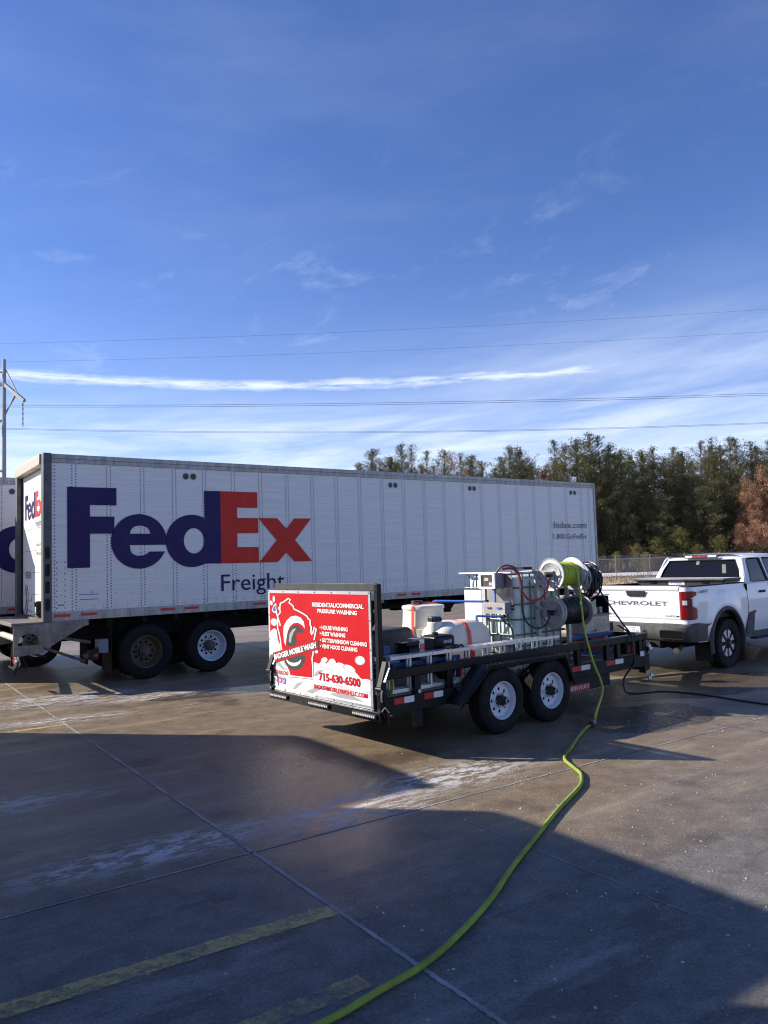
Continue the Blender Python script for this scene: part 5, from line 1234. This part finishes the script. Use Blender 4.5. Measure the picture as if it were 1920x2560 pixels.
g = MB(); g.lathe([(.50, .105), (.60, .10), (.645, .092), (.66, .075)], (-.36, .0, 0), (0, 0, 1), 28); g.build('filler_neck', poly_tank, t2)
g = MB(); g.lathe([(.645, .078), (.65, .084), (.70, .084), (.712, .078), (.716, 0)], (-.36, .0, 0), (0, 0, 1), 24); 
for k in range(16): a = 2*math.pi*k/16; g.box(-.36+.084*math.cos(a)-.005, -.36+.084*math.cos(a)+.005, .084*math.sin(a)-.005, .084*math.sin(a)+.005, .655, .70)
g.build('tank_cap', hub_dark, t2)
for y in (-.22, .22): g = MB(); g.box(-.42, .42, y-.04, y+.04, -.0, .05); g.build('foot', poly_tank, t2)
ts = load('ratchet_strap', 'bright red ratchet strap drawn over the low white tank', 'strap', 1.83, .86, DK)
g = MB(); pts = [(0, .36, .0), (0, .345, .36), (0, .325, .52), (0, .25, .625), (0, .0, .662), (0, -.25, .625), (0, -.325, .52), (0, -.345, .36), (0, -.36, 0)]
for p_, q_ in zip(pts[:-1], pts[1:]): g.bar(p_, q_, .045, .005, up=(0, (p_[1]+q_[1]), .5))
g.build('webbing', red_strap, ts); g = MB(); g.box(-.035, .035, -.375, -.335, .16, .28); g.build('ratchet', red_paint, ts, bevel=.006)
# --- pump
pm = load('pressure_washer', 'black petrol engine pressure washer on a blue frame, in front of the low tank', 'pressure washer', .60, .30, DK)
g = MB(); g.box(.36, .66, -.02, .26, .30, .42); g.build('crankcase', matt_black, pm, bevel=.02)
g = rbox(.38, .70, -.06, .22, .38, .545, .045); g.build('fuel_tank', gloss_black, pm, ang=60)
g = MB(); g.cyl((.50, .08, .54), (.50, .08, .575), .035, n=16); g.build('fuel_cap', matt_black, pm)
g = rbox(.20, .40, -.04, .20, .36, .52, .03); g.build('air_filter', matt_black, pm, ang=60)
g = MB(); T = face_T((.28, -.045, .45), (1, 0, 0), (0, 0, 1)); g.prism([[(-.05, -.03), (.05, -.03), (.03, .02), (-.03, .03)]], T, -.006) if False else None
g = MB(); g.box(.13, .21, -.05, .16, .37, .53); g.build('engine_shroud', alu, pm, bevel=.006); g = MB(); g.box(.145, .20, -.056, -.0501, .41, .48); g.build('warning_label', red_strap, pm)
g = MB(); g.box(.14, .22, -.058, -.045, .335, .355); g.build('engine_switch', red_paint, pm)
g = MB(); g.cyl((-.02, .06, .38), (.13, .06, .38), .12, n=28)
for k in range(6): g.bar((-.07, -.03+.035*k, .30), (-.07, -.03+.035*k, .50), .008)
for k in range(4): g.bar((-.07, -.04, .33+.05*k), (-.07, .16, .33+.05*k), .008)
g.bar((-.07, -.04, .50), (.13, -.05, .50), .02); g.bar((-.07, -.05, .31), (.13, -.05, .31), .012)
g.box(-.07, .10, -.06, .12, .47, .50); g.build('muffler_guard', gloss_black, pm)
g = MB(); g.lathe([(0, .03), (.0, .035)], (0, 0, 0), (1, 0, 0), 8)
g = MB(); g.box(.0, .20, .0, .20, .14, .28); g.cyl((-.08, .1, .20), (.0, .1, .20), .05, n=14); g.cyl((.1, .1, .28), (.1, .1, .32), .03, n=10); g.build('pump_body', galv, pm, bevel=.01)
text('KOHLER', 'lettering', .13, .035, face_T((.50, -.063, .455), (1, 0, 0), (0, 0, 1)), white_tape, pm, d=.002, bold=.02)
for x0 in (-.28, .72): g = MB(); g.bar((x0, -.06, .0), (x0+.0, -.06, .30), .04); g.build('frame_leg', blue_paint, pm)
for y0 in (-.06, .42): g = MB(); g.bar((-.30, y0, .28), (.74, y0, .28), .045, .04); g.build('frame_bar', blue_paint, pm)
g = MB(); g.box(-.28, .10, -.02, .35, .155, .27); g.build('frame_plate', mat('blue_bright', (.03, .14, .42), .4), pm)
g = MB(); g.box(-.34, -.24, .02, .10, .28, .48); g.bar((-.26, .0, .3), (-.42, .06, .16), .05, .02); g.build('belt_guard', blue_paint, pm, bevel=.01)
g = MB(); g.lathe([(-.04, .05), (-.045, .13), (-.03, .15), (.03, .15), (.045, .13), (.04, .05)], (.66, .10, .15), (0, 1, 0), 24); g.build('cart_wheel', rubber, pm)
fn = load('traffic_funnel', 'small red plastic funnel standing by the trailer fender', 'funnel', 1.52, .42, DK)
g = MB(); g.lathe([(0, .05), (.02, .045), (.14, .055), (.16, .075), (.17, .08)], (0, 0, 0), (0, 0, 1), 16); g.build('funnel_cone', red_strap, fn); g = MB(); g.cyl((0, 0, -.0), (0, 0, .02), .055, n=16); g.build('funnel_foot', white_tape, fn)
# --- tarp
g = rbox(0, 1.40, 0, .62, 0, .575, .11, 6)
for i, v in enumerate(g.v):
    x, y, z = v; q = .012*math.sin(x*9+z*7)+.010*math.sin(y*13+x*5); g.v[i] = (x, y+q*(1 if z > .1 else .4), z+(.014*math.sin(x*6+y*9) if z > .4 else 0)-(.02 if x < .4 and z > .4 else 0))
tag(g.build('covered_machine', tarp_m, ang=70), 'bulky load under a dark grey tarpaulin behind the sign gate', 'covered load')
o = bpy.data.objects['covered_machine']; o.location = TL(.06, 1.12, DK); o.rotation_euler = (0, 0, TRZ)
# --- ladder
ld = load('extension_ladder', 'long aluminium extension ladder standing on edge inside the near trailer rail', 'ladder', .0, .0, 0)
for sec, (y, x0, x1) in enumerate(((.105, .10, 3.02), (.185, .0, 2.92))):
    for z0, z1 in ((.597, .64), (.955, .995)):
        dz = -.0 
        g = MB(); g.box(x0, x1, y-.032, y+.032, z0+.036, z1) if z0 > .9 else g.box(x0, x1, y-.032, y+.032, z0, z0+.007); g.box(x0, x1, y-.032, y-.027, z0, z1); g.box(x0, x1, y+.027, y+.032, z0, z1); g.build('ladder_rail', alu, ld, bevel=.002)
        if sec == 0: g = MB(); g.box(x0-.012, x0+.05, y-.034, y+.034, z0-.002, z1+.002); g.build('end_cap', mat('cap_green', (.01, .09, .06), .5), ld)
    for k in range(10):
        x = .15+.305*k+(.025 if sec else 0); g = MB(); g.lathe([(0, .018), (.325, .018)], (x, y, .63), (0, 0, 1), 12); g.build('rung', alu, ld)
        if sec == 0: 
            g = MB(); g.cyl((x+.012, y-.03, .975), (x+.012, y-.037, .975), .010, n=8); g.cyl((x, y-.0, .995), (x, y, .999), .014, n=10); g.build('rivet', chrome, ld)
ys = load('yellow_strap', 'yellow webbing strap hanging inside the rear corner of the trailer', 'strap', .12, .06, DK)
g = MB(); g.bar((0, 0, .30), (.0, 0, .20), .04, .006, up=(1, 0, 0)); g.bar((.02, 0, .19), (.04, 0, .10), .05, .01, up=(1, 0, 0)); g.bar((.04, 0, .10), (.02, .0, .01), .045, .01, up=(1, 0, 0)); g.build('webbing', yellow_m, ys)
bs = tag(MB().box(0, .30, -.03, .03, 0, .012).build('black_rag', matt_black), 'black rag draped over the ladder rails', 'rag'); bs.location = TL(1.02, .145, .997); bs.rotation_euler = (0, 0, TRZ)
me = bs.data
bm = bmesh.new(); bm.from_mesh(me); bmesh.ops.subdivide_edges(bm, edges=bm.edges[:], cuts=7, use_grid_fill=True)
for v in bm.verts: v.co.z += .018*abs(math.sin(v.co.x*22+v.co.y*20))+.006*math.sin(v.co.y*60); v.co.y *= 1.3+.5*math.sin(v.co.x*17)
bm.to_mesh(me); bm.free()
# --- burner box on blue frame with cans beneath
hb = load('burner_cabinet', 'beige metal water heater cabinet with a round port, right of the black hose reel', 'cabinet', 4.16, .50, .885)
g = MB(); g.box(0, .60, 0, .50, 0, .245); g.build('lower_case', beige_sheet, hb, bevel=.006)
g = MB(); T = face_T((.22, -.001, .12), (1, 0, 0), (0, 0, 1)); g.prism([[(-.0, -.075), (.23, -.075), (.23, .075), (0, .075)], [(.004, -.071), (.226, -.071), (.226, .071), (.004, .071)][::-1]], T, .0015)
for k in range(7): g.prism([[(.03+.02*k, -.05+.015*(k*5 % 7)), (.045+.02*k, -.05+.015*(k*5 % 7)), (.045+.02*k, -.035+.015*(k*5 % 7)), (.03+.02*k, -.035+.015*(k*5 % 7))]], T, .0015)
g.build('data_label', letter_grey, hb)
g = MB(); g.box(-.02, .62, -.012, .51, .246, .275); g.build('shelf', grey_box, hb, bevel=.003)
g = MB(); T = face_T((.0, .0, .276), (1, 0, 0), (0, 0, 1)); g.prism([[(0, 0), (.28, 0), (.28, .26), (0, .26)], circ(.12, .13, .028, 20)[::-1]], T, .004)
g.box(.0, .004, .005, .49, .276, .536); g.build('burner_panel', beige_sheet, hb)
g = MB(); g.cyl((.12, .005, .406), (.12, .09, .406), .028, n=18); g.build('burner_port', car_gap, hb)
g = MB(); g.box(.29, .60, .35, .48, .276, .53); g.box(.58, .60, .0, .48, .276, .53); g.box(.02, .28, .10, .48, .28, .52); g.build('burner_inside', matt_black, hb)
g = MB(); g.box(-.015, .62, -.01, .50, .537, .552); g.build('top_tray', galv, hb, bevel=.003)
g = MB(); g.cyl((.44, .15, .28), (.44, .15, .36), .05, n=16); g.cyl((.52, .10, .28), (.52, .10, .37), .03, n=14); g.bar((.3, .1, .50), (.55, .25, .35), .02); g.build('burner_fittings', galv, hb)
bf = load('blue_frame', 'blue welded steel frame under the beige cabinet at the trailer front', 'frame', 3.74, .48, DK)
for y in (0, .55):
    g = MB(); g.bar((0, y, .265), (1.04, y, .265), .04, .05); g.build('frame_bar', blue_paint, bf); g = MB(); g.bar((0, y, .03), (1.04, y, .03), .04, .05); g.build('frame_bar', blue_paint, bf)
    for x in (.02, .32, 1.02): g = MB(); g.bar((x, y, .0), (x, y, .28), .04); g.build('frame_post', blue_paint, bf)
g = MB(); g.box(0, 1.04, 0, .55, .288, .292); g.build('frame_top', blue_paint, bf)
for i, (s, lab) in enumerate(((3.86, 'red fuel can in the blue frame, nearer the trailer wheels'), (4.33, 'red fuel can in the blue frame, nearer the pickup'))):
    c = load('fuel_can', lab, 'fuel can', s, .52, DK+.02, 'red fuel cans in the blue frame')
    g = rbox(0, .34, 0, .22, .0, .23, .035); g.build('can_body', red_paint, c, ang=60); g = MB(); g.tube([(.05, .11, .22), (.08, .11, .262), (.24, .11, .262), (.28, .11, .22)], .012, 8); g.build('can_handle', red_paint, c)
    g = MB(); g.cyl((.30, .05, .16), (.36, -.02, .20), .025, n=12); g.build('can_spout', white_tape if i else matt_black, c)
tg_ = load('lance_bundle', 'bundle of spray lances and a grey nozzle lying on the deck behind the fender', 'spray lance', 0, 0, DK)
g = MB(); g.tube([(3.10, .10, .03), (3.35, .20, .05), (3.7, .30, .12)], .016, 8); g.build('lance_tube', matt_black, tg_); g = MB(); g.cyl((3.02, .07, .025), (3.16, .12, .035), .026, n=12); g.build('nozzle', grey_box, tg_)
g = MB(); g.tube(smoothpath([(3.15, .2, .08), (3.2, .18, .13), (3.28, .2, .12), (3.3, .25, .06), (3.5, .3, .08), (3.75, .2, .05), (4.0, .25, .02)], 5), .008, 6); g.build('lance_hose', mat('tan_hose', (.35, .2, .10), .5), tg_)
bt = load('battery_box', 'black plastic battery box with red labels on the front corner of the trailer', 'battery box', 4.55, .10, DK-.02)
g = MB(); g.box(0, .26, 0, .18, 0, .20); g.build('box_body', matt_black, bt, bevel=.01); 
for x in (.05, .13): g = MB(); g.box(x, x+.03, -.004, -.0001, .03, .13); g.build('warning_label', red_paint, bt)
g = MB(); g.box(.02, .22, -.02, .16, .20, .26); g.box(.05, .12, -.03, -.02, .21, .25); g.build('winch_body', chrome, bt)
# ================================================================== FENCE, TREES, TOWER
FY = 66.0
fence = thing('chain_link_fence', 'tall chain link fence with barbed wire strands, in front of the pine trees', 'fence', (0, FY, 0))
fm_ = mat('fence_metal', (.42, .43, .44), .5, .5)
for k in range(17):
    x = 8.1+2.95*k; g = MB(); g.cyl((x, 0, -.1), (x, 0, 1.78), .035, n=8); g.bar((x, 0, 1.76), (x+.02, -.25, 2.10), .03); g.build('fence_post', fm_, fence)
g = MB(); g.cyl((8, 0, 1.76), (56, 0, 1.76), .03, n=8); g.build('top_rail', fm_, fence)
for k in range(3): g = MB(); g.cyl((8, -.09-.07*k, 1.86+.10*k), (56, -.09-.07*k, 1.86+.10*k), .007, n=5); g.build('barbed_wire', fm_, fence)
g = MB(); x = 6.5
while x < 56:
    for sgn in (-1, 1): g.bar((x if sgn > 0 else x+1.75, .03, 0.0), (x+1.75 if sgn > 0 else x, .03, 1.75), .0085, .0085)
    x += .115
tag(g.build('chain_link', fm_, fence, fixn=False), kind='stuff')

def leaf_mat(name, c, c2, rough=.7):
    m = bpy.data.materials.new(name); m.use_nodes = True; t = m.node_tree; b = t.nodes['Principled BSDF']; b.inputs['Roughness'].default_value = rough; b.inputs['Specular IOR Level'].default_value = .2
    ge = t.nodes.new('ShaderNodeNewGeometry'); oi = t.nodes.new('ShaderNodeObjectInfo'); cr = t.nodes.new('ShaderNodeMix'); cr.data_type = 'RGBA'
    t.links.new(ge.outputs['Random Per Island'], cr.inputs[0]); cr.inputs[6].default_value = rgba(c); cr.inputs[7].default_value = rgba(c2)
    hs = t.nodes.new('ShaderNodeHueSaturation'); ma = t.nodes.new('ShaderNodeMath'); ma.operation = 'MULTIPLY_ADD'; t.links.new(oi.outputs['Random'], ma.inputs[0]); ma.inputs[1].default_value = .6; ma.inputs[2].default_value = .7
    t.links.new(ma.outputs[0], hs.inputs['Value']); t.links.new(cr.outputs[2], hs.inputs['Color']); t.links.new(hs.outputs[0], b.inputs['Base Color'])
    tr = t.nodes.new('ShaderNodeBsdfTranslucent'); t.links.new(hs.outputs[0], tr.inputs[0]); mx = t.nodes.new('ShaderNodeMixShader'); mx.inputs[0].default_value = .25
    t.links.new(b.outputs[0], mx.inputs[1]); t.links.new(tr.outputs[0], mx.inputs[2]); t.links.new(mx.outputs[0], t.nodes['Material Output'].inputs[0]); return m
pine_m = leaf_mat('pine_needles', (.072, .078, .030), (.170, .160, .075))
pine_y = leaf_mat('pine_needles_yellow', (.12, .115, .035), (.22, .19, .07))
oak_m = leaf_mat('dead_oak_leaves', (.27, .13, .070), (.48, .28, .18))
bark = mat('bark', (.11, .085, .065), .9, var=.4, vscale=3)
twig = mat('twig', (.15, .12, .09), .9, isl=.4)
def card(vs, fs, p, s, n):
    a = n.cross(Vector((random.gauss(0, 1), random.gauss(0, 1), random.gauss(0, 1)))); a.normalize(); b = n.cross(a); k = len(vs)
    w_ = s*random.uniform(.35, .8)
    for x, y in ((-1, -.6), (1, -.8), (.7, .8), (-.6, 1)): vs.append(p+a*x*s*.5+b*y*w_*.5)
    fs.append((k, k+1, k+2, k+3))
def pine(seed, H, base, rad, dens=1.0, gap=.2):
    random.seed(seed); br = MB(); vs = []; fs = []
    lean = Vector((random.uniform(-.02, .02), random.uniform(-.02, .02), 0))
    P = [Vector((0, 0, -.3))+lean*0]; 
    for i in range(1, 9): z = H*i/8; P.append(Vector((0, 0, z))+lean*z+Vector((random.uniform(-.08, .08), random.uniform(-.08, .08), 0)))
    br.tube(P, [.17*(1-i/8.6)+.015 for i in range(9)], 7)
    z = base
    while z < H*.995:
        f = (z-base)/(H-base); R_ = rad*(min(1, .35+f*3.2)*(1-f)**.60*1.45+.12)*(.65+.6*random.random())
        nb = 5 if f < .8 else 4
        for k in range(nb):
            if random.random() < gap: continue
            a = random.uniform(0, 6.28); L_ = R_*random.uniform(.55, 1.15); up = random.uniform(.05, .55)+f*.6; d = Vector((math.cos(a), math.sin(a), up))
            p0 = Vector((0, 0, z))+lean*z; p1 = p0+d*L_; br.tube([p0, p0.lerp(p1, .55)+Vector((0, 0, -.05*L_)), p1], [.035, .022, .008], 4, caps=False)
            nc = max(2, int(L_*2.6*dens))
            for c in range(nc):
                q = p0.lerp(p1, .30+.72*(c+random.random())/nc)+Vector((random.gauss(0, .22), random.gauss(0, .22), random.gauss(0, .12)+.05)); 
                for j in range(int(26*dens)):
                    o = Vector((random.gauss(0, .20), random.gauss(0, .20), random.gauss(0, .15)+.06)); card(vs, fs, q+o, random.uniform(.06, .17), Vector((random.gauss(0, 1), random.gauss(0, 1), random.gauss(.3, 1))).normalized())
        z += (H-base)/30*random.uniform(.6, 1.3)
    # leading tuft
    for j in range(90): card(vs, fs, Vector((random.gauss(0, .12), random.gauss(0, .12), H+random.uniform(-1.0, .4)))+lean*H, .16, Vector((random.gauss(0, 1), random.gauss(0, 1), .3)).normalized())
    return br, vs, fs
def oak(seed, H, rad, thin=1.0):
    random.seed(seed); br = MB(); vs = []; fs = []
    tips = []
    def grow(p, d, L_, r, lev):
        q = p+d*L_; mid = p.lerp(q, .5)+Vector((random.gauss(0, .05), random.gauss(0, .05), 0))*L_
        br.tube([p, mid, q], [r, r*.8, r*.6], 5 if lev > 1 else 7, caps=False)
        if lev > 1: tips.append((p.lerp(q, .6), L_)); tips.append((q, L_))
        if lev >= 4: return
        for k in range(3 if lev else 7):
            a = random.uniform(0, 6.28); sp_ = random.uniform(.35, .9); e = (d*(1-.1*lev)+Vector((math.cos(a)*sp_, math.sin(a)*sp_, random.uniform(-.1, .35)))).normalized()
            grow(p.lerp(q, random.uniform(.45, 1)), e, L_*random.uniform(.5, .72), r*.6, lev+1)
    grow(Vector((0, 0, -.2)), Vector((0, 0, 1)), H*.42, .20, 0); grow(Vector((0, 0, H*.35)), Vector((.05, 0, 1)), H*.35, .12, 1)
    for p, L_ in tips:
        if random.random() > thin: continue
        for j in range(26):
            card(vs, fs, p+Vector((random.gauss(0, .38), random.gauss(0, .38), random.gauss(0, .32))), random.uniform(.12, .24), Vector((random.gauss(0, 1), random.gauss(0, 1), random.gauss(0, 1))).normalized())
    return br, vs, fs
protos = []
def proto(name, data, lm):
    br, vs, fs = data; t = bpy.data.objects.new(name, None); COL.objects.link(t)
    br.build('trunk', bark, t, fixn=False)
    c = MB(); c.add(vs, fs); c.build('crown', lm, t, fixn=False); return t
for i, (H, b_, r_, dn, gp_) in enumerate(((16.5, 2.0, 2.5, 1.0, .15), (14.5, 1.5, 2.2, 1.0, .2), (17.5, 3.5, 2.3, .9, .3), (13.0, 1.2, 2.6, 1.1, .1), (16.0, 5.0, 2.0, .8, .35))):
    protos.append(('pine', proto('pine_tree', pine(20+i, H, b_, r_, dn, gp_), pine_m), H))
yp = ('pine_y', proto('pine_tree', pine(31, 5.0, .3, 1.3, .8, .2), pine_y), 5.0)
oaks = [('oak', proto('oak_tree', oak(40, 12.5, 3), oak_m), 12.5), ('oak', proto('oak_tree', oak(44, 10.5, 3, .9), oak_m), 10.5)]
used = set()
GP = 'trees in the row beyond the fence'
def plant(pr, x, y, h, lab, cat, rz=None):
    k, o, H = pr
    if id(pr) in used: c = copy_tree(o)
    else: c = o; used.add(id(pr))
    s = h/H; c.location = (x, y, 0); c.rotation_euler = (0, 0, random.uniform(0, 6.28) if rz is None else rz); w_ = random.uniform(.9, 1.12)*(.72 if k == 'oak' and h > 8 else 1); c.scale = (s*w_, s*w_, s)
    tag(c, lab, cat, GP); return c
random.seed(11)
def xat(px_, y): return (px_-960)/1900*y
def hat(px_, py_, y): return 2.0+((1409-.0314*(px_-960))-py_)/1900*y
# front row: (photo x, top y, kind)
front = [(895, 1168, 0), (935, 1128, 1), (975, 1150, 3), (1010, 1118, 0), (1035, 1122, 4), (1068, 1132, 2), (1113, 1132, 1), (1135, 1168, 'o'), (1160, 1142, 4), (1180, 1146, 3), (1208, 1160, 1), (1250, 1148, 2), (1275, 1124, 0), (1300, 1126, 3),
         (1335, 1160, 1), (1365, 1172, 'o2'), (1395, 1106, 2), (1425, 1122, 0), (1450, 1104, 3), (1480, 1090, 0), (1512, 1094, 2), (1530, 1118, 1), (1560, 1130, 3), (1590, 1142, 4), (1612, 1140, 1), (1645, 1126, 0), (1668, 1150, 3), (1690, 1122, 2), (1712, 1135, 1), (1738, 1158, 0), (1765, 1106, 2), (1790, 1104, 4), (1812, 1120, 1), (1830, 1102, 0), (1850, 1100, 2), (1885, 1110, 4), (1905, 1122, 3), (1930, 1110, 0), (1960, 1100, 1), (2000, 1110, 2), (2050, 1100, 0), (2100, 1105, 3), (840, 1185, 2), (800, 1200, 0), (760, 1210, 1)]

ORD = ['first', 'second', 'third', 'fourth', 'fifth', 'sixth', 'seventh', 'eighth', 'ninth', 'tenth', 'eleventh', 'twelfth', 'thirteenth', 'fourteenth', 'fifteenth', 'sixteenth', 'seventeenth', 'eighteenth', 'nineteenth', 'twentieth',
       'twenty-first', 'twenty-second', 'twenty-third', 'twenty-fourth', 'twenty-fifth', 'twenty-sixth', 'twenty-seventh', 'twenty-eighth', 'twenty-ninth', 'thirtieth', 'thirty-first', 'thirty-second', 'thirty-third', 'thirty-fourth', 'thirty-fifth', 'thirty-sixth', 'thirty-seventh', 'thirty-eighth', 'thirty-ninth', 'fortieth']
looks = ['dark bushy-headed pine', 'broad mid green pine', 'tall thin pine with gaps', 'wide pine with a full low crown', 'slender bare-trunked pine']
nA = nB = 0
for i, (x_, y_, k) in enumerate(sorted(front, key=lambda q: q[0])):
    if x_ > 1965: continue
    Y = 104+random.uniform(-3, 6)
    if k in ('o', 'o2'): plant(oaks[0 if k == 'o' else 1], xat(x_, Y), Y-1, hat(x_, y_, Y), 'rust brown oak top above the long trailer roof, '+('left one' if k == 'o' else 'right one near its front end'), 'oak tree'); continue
    if x_ < 1484: nA += 1; lab = looks[k]+', '+ORD[nA-1]+' from the left above the long trailer roof'
    else: nB += 1; lab = looks[k]+', '+ORD[nB-1]+' front-row tree right of the long trailer'
    plant(protos[k], xat(x_, Y), Y, hat(x_, y_, Y), lab, 'pine tree')
for i in range(34):
    x_ = 900+i*31+random.uniform(-10, 10); Y = random.uniform(112, 122); top = 1168-(30 if x_ > 1400 else 0)+random.uniform(-12, 32)
    plant(protos[random.choice((0, 1, 3, 3))], xat(x_, Y), Y, hat(x_, top, Y), 'shaded pine behind the front row, '+ORD[i]+' of the back row from the left', 'pine tree')
for i in range(18):
    x_ = 1400+i*32+random.uniform(-8, 8); Y = random.uniform(98, 101)
    plant(protos[random.choice((1, 3))], xat(x_, Y), Y, random.uniform(7, 11), 'short pine at the foot of the wood, '+ORD[i]+' from the left in that low line', 'pine tree')
for i, (x_, y_, Y) in enumerate(((1770, 1290, 100), (1850, 1310, 97), (1872, 1215, 98), (1890, 1300, 96), (1905, 1190, 99), (1945, 1200, 98))):
    plant(oaks[i % 2], xat(x_, Y), Y, hat(x_, y_, Y), 'rust brown oak above the pickup cab, '+ORD[i]+' from the left of that clump', 'oak tree')
for i, (x_, Y, h) in enumerate(((1495, 97, 3.4), (1535, 93, 2.4), (1588, 92, 3.2), (1612, 91, 2.2), (1640, 96, 4), (1700, 97, 5), (1740, 95, 3), (1795, 96, 4))): plant(yp, xat(x_, Y), Y, h, 'small yellowish pine in the brush, '+ORD[i]+' to the right of the long trailer', 'pine tree')
for i, (x_, Y, h) in enumerate(((1560, 99, 3.6), (1690, 100, 6))): plant(oaks[1], xat(x_, Y), Y, h, 'low brown oak sapling behind the fence, '+ORD[i]+' from the long trailer', 'oak tree')
# brush and dead grass
random.seed(5); g = MB()
for k in range(9000):
    x = random.uniform(8, 60); y = random.choice((random.uniform(66.5, 78), random.uniform(95, 99), random.uniform(95, 99))); h = random.uniform(.15, .5) if y < 85 else random.uniform(.5, 2.0); a = random.uniform(0, 3.14); w = random.uniform(.01, .03); dx, dy = math.cos(a)*w, math.sin(a)*w; lx = random.gauss(0, .18)*h
    g.add([(x-dx, y-dy, -.05), (x+dx, y+dy, -.05), (x+lx, y, h)], [(0, 1, 2)])
tag(g.build('dry_brush', mat('dry_brush', (.22, .155, .10), .9, isl=.5), fixn=False), label='tan dead grass and brush behind the chain link fence', kind='stuff')
g = MB()
for k in range(9000):
    x = random.uniform(8, 50); y = random.uniform(50, 66); h = random.uniform(.03, .12); a = random.uniform(0, 3.14); w = .03; dx, dy = math.cos(a)*w, math.sin(a)*w
    g.add([(x-dx, y-dy, -.05), (x+dx, y+dy, -.05), (x+random.gauss(0, .05), y, h)], [(0, 1, 2)])
tag(g.build('dry_grass', mat('dry_tuft', (.34, .26, .15), .9, isl=.4), fixn=False), label='short straw coloured grass between the yard and the fence', kind='stuff')
# ---- power line
tw = thing('power_pylon', 'tall grey H-frame power pylon rising behind the trailers at the left edge', 'pylon', (0, 120, 0))
pm_ = mat('pylon_steel', (.30, .30, .31), .6, .3)
for x0 in (-60.2, -72.5):
    g = MB(); g.tube([(x0, 0, -.5), (x0, 0, 36.6)], [.42, .27], 10); g.build('mast', pm_, tw)
g = MB(); g.bar((-60.2, 0, 32.6), (-56.0, -2, 29.3), .45, .5); g.bar((-60.2, 0, 32.6), (-76.5, 4, 40.0-7.4), .45, .5); g.build('cross_arm', pm_, tw)
g = MB(); g.bar((-60.2, 0, 35.4), (-57.0, -1.6, 30.0), .16); g.build('arm_stay', pm_, tw)
g = MB(); g.bar((-60.0, 0, 27.6), (-58.1, -1, 30.4), .14); g.bar((-60.0, 0, 27.9), (-57.8, -1, 30.5), .14); g.build('arm_strut', pm_, tw)
for a, b_ in (((-60.2, 18.2), (-72.5, 27.0)), ((-60.2, 27.0), (-72.5, 18.2)), ((-60.2, 34.5), (-62.5, 34.7))): g = MB(); g.bar((a[0], 0, a[1]), (b_[0], 0, b_[1]), .22); g.build('cross_brace', pm_, tw)
g = MB(); z = 29.1
while z > 25.4: g.lathe([(0, .03), (.02, .17), (.06, .15), (.10, .03)], (-56.3, -1.9, z-.2), (0, 0, 1), 10); z -= .2
g.cyl((-56.3, -1.9, 25.2), (-56.3, -1.9, 29.2), .03, n=6); g.build('insulator_string', mat('insulator', (.12, .10, .10), .4), tw)
wm = mat('wire', (.06, .06, .065), .6)
def wire(lab, A, B, sag, r=.025, twin=0):
    A = Vector(A); B = Vector(B); P = []
    for i in range(41): t = i/40; p = A.lerp(B, t); p.z -= sag*4*t*(1-t); P.append(p)
    g = MB()
    g.tube(P, r, 5)
    o = g.build('power_wire', wm); tag(o, lab, 'power line', 'power lines across the sky')
    if twin:
        g = MB(); g.tube([p+Vector((0, 0, -twin)) for p in P], r, 5); o2 = g.build('power_wire', wm); tag(o2, lab+', lower of its pair', 'power line', 'power lines across the sky')
def wpt(x_, y_, Y):
    dx = (x_-960)/1900; dy = (1280-y_)/1900; d = _F+_R*dx+_U*dy; return Vector((0, 0, CAMH))+d*(Y/d.y)
def wire3(lab, pts, Y0, Y1, **k):
    (xa, ya), (xm, ym), (xb, yb) = pts
    A = wpt(xa, ya, Y0); B = wpt(xb, yb, Y1)
    # extend beyond both frame edges along the same parabola
    Mi = wpt(xm, ym, (Y0+Y1)/2); t = (Mi.x-A.x)/(B.x-A.x); lin = A.lerp(B, t); sag = (lin.z-Mi.z)/(4*t*(1-t))
    P = []
    g = MB()
    for i in range(-12, 53):
        t = i/40; p = A.lerp(B, t); p.z -= sag*4*t*(1-t); P.append(p)
    g.tube(P, k.get('r', .025), 5); o = g.build('power_wire', wm); tag(o, lab, 'power line', 'power lines across the sky')
    if k.get('twin'):
        g = MB(); g.tube([p+Vector((0, 0, -k['twin'])) for p in P], k.get('r', .025), 5); o = g.build('power_wire', wm); tag(o, lab.replace('upper', 'lower').replace('Upper', 'Lower'), 'power line', 'power lines across the sky')
wire3('thin topmost power line across the sky, highest of all', [(10, 859), (960, 826), (1920, 773)], 120, 118, r=.014)
wire3('thin power line below the topmost one, above the white streak of cloud', [(20, 905), (960, 877), (1920, 829)], 121, 118, r=.014)
wire3('upper strand of the power line pair leaving the pylon arm, below the cloud streak', [(72, 1013), (960, 1007), (1920, 983)], 118, 118, r=.028, twin=.30)
wire3('upper strand of the lowest power line pair, leaving the insulator string', [(72, 1072), (960, 1079), (1920, 1056)], 118, 118, r=.022, twin=.16)
